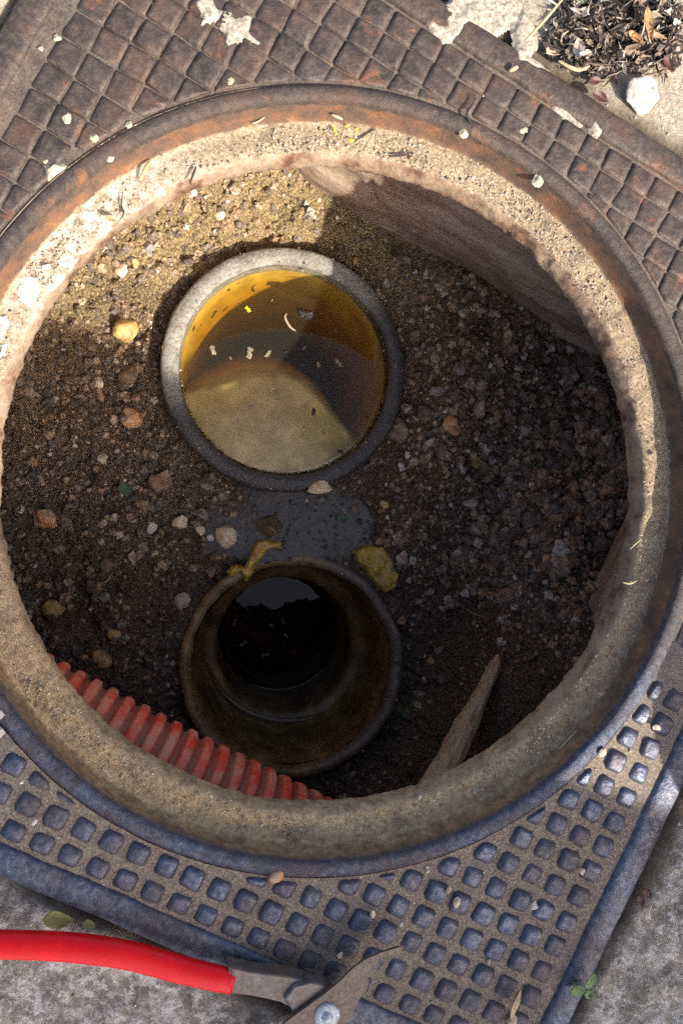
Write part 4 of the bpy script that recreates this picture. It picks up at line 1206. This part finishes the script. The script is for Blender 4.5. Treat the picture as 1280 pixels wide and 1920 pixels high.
V, F, T = scatter(np.stack([P1[0] + r * np.cos(th), P1[1] + r * np.sin(th), np.full(len(th), W1 + 0.0008)], -1), size, np.clip(rng.beta(1.6, 1.6, len(th)), 0, 1), 1, 17, (0.3, 0.6))
tag(ob("scum", V, F, M['pebbles'], attr={"tint": T}), "line of scum where the amber water meets its pipe", "scum", kind="stuff")
# amber sludge
def sludge(outline_px, z, h, seed, label):
    o = blob("sludge", outline_px, z, h, M['sludge'], None, seed, res=0.0012)
    return tag(o, label, "sludge")
sludge([(660, 1032), (685, 1024), (715, 1022), (732, 1045), (748, 1075), (742, 1100), (722, 1112), (700, 1090), (685, 1070), (668, 1052)], -0.2985, 0.009, 501, "lump of amber sludge on the upper right of the open socket rim")
sludge([(424, 1072), (440, 1060), (460, 1062), (470, 1040), (482, 1014), (500, 1012), (528, 1018), (526, 1028), (500, 1030), (492, 1048), (475, 1062), (470, 1080), (460, 1088), (450, 1072), (432, 1084)], -0.2975, 0.006, 502, "stringy amber sludge draped over the upper left of the open socket rim")

# ochre mortar nib below the ring against the brown wall
v, f = lump("mortar_nib", None, (0.030, 0.012, 0.010), None, None, 611, 4, 0.7)
p = at(690, 352, -0.115); p.y = WY1 - 0.006
a = 0.0
o = ob("mortar_nib", v + np.array(p), f, M['ochre_mortar'], smooth=True, loc=p)
tag(o, "crumbling ochre mortar stuck to the sunlit end of the brown pit wall", "mortar")

# ------------------------------------------------------------------ things floating on the amber water
def flat_flake(px, py, rpx, mat, label, seed, z=W1 + 0.0006, name="scum_flake", group=None, th=0.0011):
    p = at(px, py, z); r = 0.8 * rpx / 1442.0 * (cam.location - p).length
    rnd = random.Random(seed); n = 22
    bm = bmesh.new()
    lo, hi = [], []
    for k in range(n):
        a = 2 * math.pi * k / n; q = r * (0.7 + 0.35 * math.sin(a * 2 + seed) + rnd.uniform(-0.25, 0.25))
        lo.append(bm.verts.new((q * math.cos(a), q * math.sin(a), -th * 0.3)))
        hi.append(bm.verts.new((q * 0.8 * math.cos(a), q * 0.8 * math.sin(a), th * rnd.uniform(0.5, 1.1))))
    c = bm.verts.new((0, 0, th * 1.2))
    for k in range(n):
        bm.faces.new((lo[k], lo[(k + 1) % n], hi[(k + 1) % n], hi[k])); bm.faces.new((hi[k], hi[(k + 1) % n], c))
    v = np.array([q.co[:] for q in bm.verts]); bm.verts.index_update(); f = [[q.index for q in g.verts] for g in bm.faces]; bm.free()
    o = link(name, raw_mesh(name, v, f), mat, None, p)
    return tag(o, label, "flake", group)
flat_flake(573, 590, 20, M['root'], "large dark floating clot beside the pale worm", 1, th=0.003)
flat_flake(464, 579, 8, M['yellow'], "yellow floating fleck at the edge of the sunlit water", 2)
flat_flake(399, 656, 11, M['flake'], "lacy brown fleck floating near the left of the amber water", 3)
flat_flake(468, 660, 13, M['flake'], "grey brown fleck floating in the middle left of the amber water", 4)
flat_flake(502, 663, 9, M['flake'], "fleck with a yellow spot floating right of the grey brown fleck", 5)
for i, (px, py, r) in enumerate(((563, 683, 8), (634, 680, 9), (597, 684, 7), (588, 772, 9), (590, 782, 5), (471, 762, 8), (638, 847, 8), (606, 811, 4), (570, 800, 4), (480, 564, 3), (510, 563, 3), (570, 652, 5), (535, 660, 4), (629, 620, 3), (432, 671, 4))):
    flat_flake(px, py, r, M['flake'] if i % 3 else M['root'], "tiny dark fleck floating on the amber water", 20 + i, group="tiny flecks on the amber water")
for i, (px, py, r, lb) in enumerate(((440, 1166, 9, "pale oval fleck at the left edge of the black water"), (457, 1206, 10, "long pale fleck floating left on the black water"), (498, 1228, 9, "pale ragged fleck floating low on the black water"),
                                     (508, 1172, 7, "grey fleck floating in the middle of the black water"), (536, 1192, 8, "grey streaky fleck floating right on the black water"), (531, 1166, 6, "small grey fleck right of the middle of the black water"))):
    flat_flake(px, py, r, M['flake'], lb, 80 + i, -0.5193)
def strand(name, pts, rad, mat, label, cat, n=6, smooth=True, steps=8):
    path = catmull(pts, steps)
    m = len(path)
    rr = [rad * (0.45 + 0.55 * math.sin(math.pi * min(1, max(0, (i + 0.6) / (m + 0.2))))) for i in range(m)]
    V, F = tube(path, rr, n)
    c = path[m // 2]
    o = ob(name, V, F, mat, smooth=smooth, loc=c)
    return tag(o, label, cat)
zw = W1 + 0.0012
strand("worm", [at(537, 588, zw), at(534, 594, zw), at(538, 604, zw), at(545, 614, zw), at(554, 620, zw)], 0.0013, M['worm'], "pale worm curled on the amber water", "worm")
strand("straw", [at(499, 738, zw), at(509, 731, zw), at(520, 725, zw)], 0.0006, M['stem'], "thin straw floating on the lower amber water", "straw")
q0 = at(322, 706, -0.283)
strand("snail_shell", [at(322 + (9 - k * 0.42) * math.cos(k * 0.62), 706 + (9 - k * 0.42) * math.sin(k * 0.62), -0.287 + 0.0002 * k) for k in range(18)], 0.0022, M['worm'], "pale coiled snail shell at the left of the wide pipe rim", "shell", 8)

# ------------------------------------------------------------------ leaves, twigs
def leaf_v(L_, W_, fold=0.25, curl=0.3, n=9, tip=0.8):
    V = []
    for i in range(n):
        t = i / (n - 1)
        w = W_ * 0.5 * (math.sin(math.pi * t ** tip) ** 0.8 if 0 < t < 1 else 0.02)
        for k in (-1, -0.5, 0, 0.5, 1):
            V.append((t * L_ - L_ / 2, k * w, abs(k) * w * fold + curl * L_ * (t - 0.5) ** 2 + 0.03 * L_ * math.sin(7 * t + 3 * k)))
    F = grid_faces(n, 5)
    # a thin second skin gives it thickness
    m = len(V); V2 = [(x, y, z - 0.0003) for x, y, z in V]
    F2 = [tuple(reversed([q + m for q in f])) for f in F]
    return np.array(V + V2), F + F2
def leaf(px, py, lpx, wpx, ang, mat, label, z, tilt=(0.0, 0.0), fold=0.25, curl=0.3, name="leaf", parent=None, cat="leaf"):
    p = at(px, py, z) if z is not None else on_soil(px, py) + Vector((0, 0, 0.003))
    s = (cam.location - p).length / 1442.0
    v, f = leaf_v(lpx * s, wpx * s, fold, curl)
    from mathutils import Euler
    Rr = np.array((Matrix.Rotation(math.radians(27.8) - ang, 3, 'Z') @ Euler((tilt[0], tilt[1], 0)).to_matrix()))
    v = v @ Rr.T
    if parent is not None:
        return ob(name, v + np.array(p), f, mat, parent, True)
    o = link(name, raw_mesh(name, v, f, True), mat, None, p)
    return tag(o, label, cat)
leaf(238, 918, 30, 22, 0.3, M['dark_green'], "dark green leaf on the soil at the left", None)
leaf(641, 971, 22, 18, 0.2, M['dark_green'], "small green leaf lying in the puddle", -0.2975)
leaf(762, 1329, 32, 24, -0.4, M['green'], "green leaf on the soil right of the open socket", None, (0.2, 0.2))
leaf(782, 1320, 18, 12, 0.7, M['tan'], "small tan leaf scrap touching the green leaf right of the socket", None)
leaf(110, 1722, 46, 34, 0.15, M['ygreen'], "yellowish green leaf on the concrete above the red handle", 0.004, (0.25, 0.1))
leaf(168, 1733, 22, 16, 0.4, M['ygreen'], "small green leaf right of the yellowish leaf above the red handle", 0.003)
leaf(676, 1272, 18, 14, 0.2, M['dark_green'], "faded leaf scrap on the step inside the open socket", -0.40)
leaf(962, 1878, 52, 15, -1.25, M['tan'], "curled brown dead leaf on the studs near the right rail", 0.008, (0.5, 0.0), 0.7, 0.5)
leaf(1215, 48, 48, 12, 1.25, M['orange'], "long orange dead leaf on top of the leaf litter", 0.016, (0.3, 0.2), 0.6, 0.5)
leaf(1190, 70, 30, 10, 0.5, M['orange'], "short curled orange leaf left of the long orange leaf", 0.012, (0.5, 0.1), 0.8, 0.7)
leaf(1225, 66, 40, 9, 0.45, M['tan'], "tan leaf lying across the long orange leaf", 0.014, (0.2, -0.2), 0.5, 0.5)
leaf(1124, 182, 30, 14, 0.4, M['maroon'], "dark maroon leaf at the edge of the frame near the white stone", 0.006, (0.3, 0.1), 0.6, 0.4)
leaf(1114, 152, 24, 12, -0.2, M['maroon'], "maroon leaf scrap just above the other maroon leaf", 0.007, (0.2, 0.1), 0.5, 0.4)
leaf(1252, 120, 28, 13, 0.9, M['maroon'], "maroon leaf at the right edge of the leaf litter", 0.007, (0.3, 0.1), 0.6, 0.5)
leaf(1088, -2, 24, 14, 0.2, M['green'], "bright green leaf tip at the top of the leaf litter", 0.010, (0.2, 0.2))
# leaf litter: scraps nobody could count
def litter(n, region, seed):
    r = np.random.default_rng(seed)
    V, F, T = [], [], []
    from mathutils import Euler
    done = 0
    while done < n:
        px, py = r.uniform(985, 1330), r.uniform(-80, 200)
        d = region(px, py)
        if r.uniform() > d: continue
        base = at(px, py, 0.0)
        zz_ = ground_h(base.x, base.y) if max(abs(base.x), abs(base.y)) > HS else 0.004
        big_ = r.uniform() < 0.25
        L_ = r.uniform(0.007, 0.015) if big_ else r.uniform(0.002, 0.008)
        thread = r.uniform() < 0.35
        if thread: v, f = leaf_v(L_ * 1.8, r.uniform(0.0005, 0.0012), 0.5, r.uniform(-0.5, 0.8), 5)
        else:
            v, f = leaf_v(L_, L_ * r.uniform(0.2, 0.6), r.uniform(0.1, 1.2), r.uniform(-0.4, 1.0), 5)
            jj = np.tile(r.uniform(0.35, 1.5, len(v) // 2), 2)
            v = v * np.stack([np.tile(r.uniform(0.8, 1.15, len(v) // 2), 2), jj, np.ones(len(v))], -1)
        Rr = np.array(Euler((r.normal(0, 0.5), r.normal(0, 0.4), r.uniform(0, 6.28))).to_matrix())
        v = v @ Rr.T + np.array([base.x, base.y, zz_ + 0.002 + abs(r.normal(0, 0.006)) * d])
        o0 = len(V); V += v.tolist(); F += [[o0 + q for q in g] for g in f]; T += [float(np.clip(r.beta(0.9, 0.75), 0, 1))] * len(v)
        done += 1
    return V, F, T
def reg(px, py):
    a = math.exp(-(((px - 1105) / 85) ** 2 + ((py - 70) / 72) ** 2)); b = math.exp(-(((px - 1215) / 75) ** 2 + ((py - 50) / 62) ** 2))
    c = 0.5 * math.exp(-(((px - 1235) / 40) ** 2 + ((py - 115) / 24) ** 2)); e = 0.30 * math.exp(-(((px - 1075) / 30) ** 2 + ((py - 160) / 18) ** 2))
    t = (a + 0.8 * b + c + e) * (0.55 + 1.1 * max(0.0, float(fbm(np.array([px]), np.array([py]), 0, 0.02, 3, seed=150)[0]) + 0.35))
    return min(1, t * 1.2) if t > 0.30 else 0.0
V, F, T = litter(1300, reg, 15)
tag(ob("leaf_litter", V, F, M['litter'], attr={"tint": T}), "heap of dark dead leaf scraps on the concrete beside the frame", "litter", kind="stuff")
strand("dry_stem", [at(983, 78, 0.010), at(1018, 40, 0.016), at(1056, -4, 0.020)], 0.0010, M['stem'], "long dry straw leaning at the left of the leaf litter", "straw")
strand("twig", [at(1046, 114, 0.010), at(1068, 126, 0.011), at(1085, 131, 0.011), at(1104, 124, 0.010)], 0.0013, M['stem'], "curved tan twig at the foot of the leaf litter", "twig")
strand("straw", [at(954, 133, 0.006), at(970, 125, 0.008)], 0.0016, M['stem'], "short thick straw on the rail below the mortar", "straw")
strand("rootlet", [at(892, 182, 0.006), at(884, 198, 0.006), at(875, 212, 0.006), at(880, 228, 0.005), at(890, 236, 0.005)], 0.0008, M['root'], "black hooked rootlet on the sunlit studs", "rootlet")
zs = -0.0165
strand("straw", [at(283, 300, zs + .002), at(272, 318, zs + .004), at(262, 338, zs)], 0.0011, M['stem'], "tan straw standing on the sandy seat at the upper left", "straw")
strand("twig", [at(368, 312, zs), at(362, 328, zs), at(356, 344, zs)], 0.0008, M['root'], "black twig on the sandy seat at the upper left", "twig")
strand("rootlet", [at(230, 365, zs), at(228, 385, zs), at(232, 400, zs), at(224, 414, zs)], 0.0005, M['root'], "hair thin root on the sandy seat at the left", "rootlet")
leaf(207, 410, 26, 8, 0.2, M['tan'], "pale sliver of leaf on the sandy seat at the left", zs + 0.002)
strand("straw", [at(472, 232, zs + .004), at(484, 228, zs + .004), at(496, 219, zs + .006)], 0.0007, M['stem'], "thin straw on the step of the ring at the top", "straw")
strand("straw", [at(622, 215, zs + .010), at(632, 219, zs + .010), at(642, 224, zs + .008)], 0.0010, M['stem'], "tan straw above the yellow petals", "straw")
strand("twig", [at(664, 266, zs), at(680, 256, zs), at(703, 241, zs)], 0.0005, M['root'], "thin dark stalk beside the yellow petals", "twig")
strand("twig", [at(728, 292, zs), at(750, 292, zs), at(772, 286, zs)], 0.0008, M['root'], "black twig on the white streak of the seat", "twig")
strand("straw", [at(1276, 800, zs + .004), at(1268, 825, zs + .002), at(1262, 850, zs)], 0.0010, M['stem'], "pale straw in the shade of the right rib", "straw")
strand("straw", [at(1180, 1030, zs), at(1190, 1020, zs + .001), at(1200, 1012, zs)], 0.0006, M['stem'], "short straw on the sunlit sand at the right", "straw")
strand("straw", [at(1166, 1092, zs), at(1180, 1094, zs + .001), at(1194, 1088, zs)], 0.0007, M['stem'], "pale bent straw where the sunlit sand ends", "straw")
strand("straw", [at(1040, 1412, zs), at(1062, 1390, zs + .002), at(1082, 1368, zs)], 0.0008, M['stem'], "tan straw on the seat below the glaring patch", "straw")
for i, (px, py) in enumerate(((627, 242), (629, 253), (651, 237), (659, 263), (669, 242))):
    flat_flake(px, py, 5 if i in (0, 3) else 3.5, M['yellow'], "tiny yellow petal on the sandy seat at the top", 60 + i, zs + 0.001, "petal", "yellow petals on the seat", 0.0006)
c = on_soil(196, 1086)
strand("rootlet", [on_soil(183, 1092) + Vector((0, 0, .003)), on_soil(200, 1090) + Vector((0, 0, .003)), on_soil(213, 1072) + Vector((0, 0, .004))], 0.0007, M['stem'], "curved rootlet on the left soil", "rootlet")
strand("straw", [on_soil(870, 1140) + Vector((0, 0, .003)), on_soil(890, 1152) + Vector((0, 0, .003)), on_soil(915, 1158) + Vector((0, 0, .003))], 0.0005, M['stem'], "thin straw on the fine soil right of the socket", "straw")
# sprout growing from the crack by the right rail
sp_ = at(1094, 1856, 0.0)
plant = thing("sprout", "small green sprout in the crack by the right rail", "plant", (sp_.x, sp_.y, -0.004))
V, F = tube(catmull([(sp_.x, sp_.y, -0.006), (sp_.x - 0.001, sp_.y, 0.004), (sp_.x, sp_.y + 0.001, 0.010)], 5), 0.0008, 6)
ob("stem", V, F, M['green'], plant, True)
leaf(1106, 1838, 32, 18, -1.35, M['green'], None, 0.012, (0.2, -0.2), parent=plant)
leaf(1083, 1856, 28, 21, 0.35, M['green'], None, 0.010, (0.2, 0.15), parent=plant)
leaf(1104, 1864, 22, 15, 0.9, M['green'], None, 0.009, (0.1, 0.2), parent=plant)
for px, py, lab in ((1200, 1685, "brown dead leaf in the crack beside the right rail"), (1212, 1672, "small brown leaf scrap above the dead leaf in the crack")):
    leaf(px, py, 26, 12, random.uniform(0, 2), M['maroon'], lab, 0.003, (0.3, 0.2), 0.6, 0.6)

# ------------------------------------------------------------------ pliers
pl0 = at(520, 1860, 0.0)
pl = thing("pliers", "worn pliers with a red dipped handle lying across the frame edge", "pliers", (pl0.x, pl0.y, 0.004))
hz = 0.016
hp = catmull([at(-150, 1785, hz), at(-60, 1772, hz), (at(60, 1772, hz)), at(160, 1779, hz), at(250, 1793, hz), at(340, 1818, hz), at(437, 1841, hz)], 12)
hr = []
for i in range(len(hp)):
    t = i / (len(hp) - 1)
    hr.append(0.0074 + 0.0009 * math.sin(t * 3.1) - 0.0004 * (t > 0.97))
V, F = tube(hp, hr, 28, 0.78)
# a soft ridge line along the top like a dipped grip
ob("handle_grip", V, F, M['red'], pl, True)
def plate_from_px(poly, z0, z1, bevel=0.0012):
    top = [at(a, b, z1) for a, b in poly]
    c = Vector((0, 0, 0))
    for p in top: c += p
    c /= len(top)
    bm = bmesh.new()
    def ring(s, z): return [bm.verts.new((c.x + (p.x - c.x) * s, c.y + (p.y - c.y) * s, z)) for p in top]
    n = len(top)
    loops = [ring(1.0, z0), ring(1.0, z1 - bevel), ring(0.96, z1 - bevel * 0.25), ring(0.90, z1)]
    for a, b in zip(loops, loops[1:]):
        for k in range(n): bm.faces.new((a[k], a[(k + 1) % n], b[(k + 1) % n], b[k]))
    bm.faces.new(loops[-1]); bm.faces.new(list(reversed(loops[0])))
    bmesh.ops.recalc_face_normals(bm, faces=bm.faces)
    return bm
bm_ob("shank", plate_from_px([(425, 1812), (470, 1822), (545, 1831), (580, 1842), (618, 1854), (640, 1875), (600, 1905), (556, 1898), (525, 1880), (470, 1868), (425, 1862)], 0.0085, 0.0195, 0.003), M['shank'], pl)
bm_ob("pivot_boss", plate_from_px([(532, 1872), (550, 1850), (580, 1841), (606, 1846), (622, 1862), (618, 1886), (598, 1908), (570, 1915), (548, 1900)], 0.010, 0.0225, 0.002), M['steel'], pl)
jaw = [(756, 1775), (748, 1772), (712, 1783), (681, 1797), (659, 1813), (631, 1841), (603, 1863), (569, 1888), (534, 1913), (505, 1945), (480, 2000), (560, 2000), (600, 1975), (640, 1935), (650, 1920), (662, 1897), (672, 1876), (687, 1854), (693, 1824), (712, 1797), (752, 1788)]
def thick_outline(poly, z0, z1):
    bm = bmesh.new()
    n = len(poly)
    a = [bm.verts.new(at(x, y, z0)) for x, y in poly]; b = [bm.verts.new(at(x, y, z1)) for x, y in poly]
    for k in range(n): bm.faces.new((a[k], a[(k + 1) % n], b[(k + 1) % n], b[k]))
    f = bm.faces.new(b); g = bm.faces.new(list(reversed(a)))
    bmesh.ops.recalc_face_normals(bm, faces=bm.faces)
    es = [e for e in f.edges]
    bmesh.ops.bevel(bm, geom=es, offset=0.0012, segments=2, affect='EDGES')
    bmesh.ops.triangulate(bm, faces=[q for q in bm.faces if len(q.verts) > 6])
    return bm
bm_ob("jaw", thick_outline(jaw, 0.016, 0.0255), M['rusty'], pl)
rc = at(613, 1904, 0.0255)
V, F = lathe([(0.0078, -0.002), (0.0078, 0.0008), (0.0070, 0.0016), (0.0040, 0.0019), (0.0033, 0.0019), (0.0031, 0.0034), (0.0022, 0.0042), (0.0, 0.0044)], 40, rc)
ob("rivet", V, F, M['zinc'], pl, True)
V, F = tube([at(505, 1990, 0.012), at(480, 2040, 0.012), at(420, 2130, 0.013), at(360, 2220, 0.014)], [0.006, 0.007, 0.0080, 0.0080], 16, 0.8)
ob("handle_grip", V, F, M['red'], pl, True)

# ------------------------------------------------------------------ outside the picture: casters added to throw the shade
sd = Vector((SX, SY, 0)).normalized()
tanE = math.tan(SUN_EL)
# an unseen wall added for shade: the shadow of its coping runs through (-0.178,-0.128) and (0.288,-0.082)
dist = 1.05
e0, e1 = Vector((-0.34, -0.152, 0)), Vector((0.80, -0.044, 0))
w0, w1 = e0 + sd * dist, e1 + sd * dist
hw = dist * tanE
gw = thing("shade_wall", "low rendered wall added outside the picture to cast the lower shade", "wall", ((w0 + w1) / 2)[:])
dw = (w1 - w0).normalized(); nw = Vector((dw.y, -dw.x, 0))
def prism(p, q, off0, off1, z0, z1):
    V = []
    for z in (z0, z1):
        for a, o_ in ((p, off0), (q, off0), (q, off1), (p, off1)):
            V.append(a + nw * o_ + Vector((0, 0, z)))
    return V, [(3, 2, 1, 0), (4, 5, 6, 7), (0, 1, 5, 4), (1, 2, 6, 5), (2, 3, 7, 6), (3, 0, 4, 7)]
V, F = prism(w0, w1, 0.012, 0.17, -0.01, hw - 0.045); ob("wall_body", V, F, M['wall'], gw)
V, F = prism(w0 - dw * 0.01, w1 + dw * 0.01, 0.0, 0.185, hw - 0.045, hw); ob("coping", V, F, M['mortar'], gw)
# a pail added unseen just right of the frame to cast shade
hb = 0.19
bc = Vector((0.340, 0.006, 0)) + sd * (hb / tanE)
bk = thing("shade_pail", "black pail added outside the picture to cast shade at the right", "shade_pail", (bc.x, bc.y, 0))
V, F = lathe([(0.0, 0.003), (0.066, 0.003), (0.070, 0.01), (0.086, hb - 0.012), (0.091, hb - 0.010), (0.091, hb), (0.085, hb), (0.067, 0.012), (0.0, 0.011)], 48, (bc.x, bc.y, 0))
ob("shade_pail_body", V, F, M['root'], bk, True)
V, F = tube([Vector((bc.x + 0.09 * math.cos(a), bc.y, hb - 0.02 + 0.10 * math.sin(a) * 0.3)) for a in [math.pi * k / 20 for k in range(21)]], 0.002, 8)
ob("bail", V, F, M['steel'], bk, True)
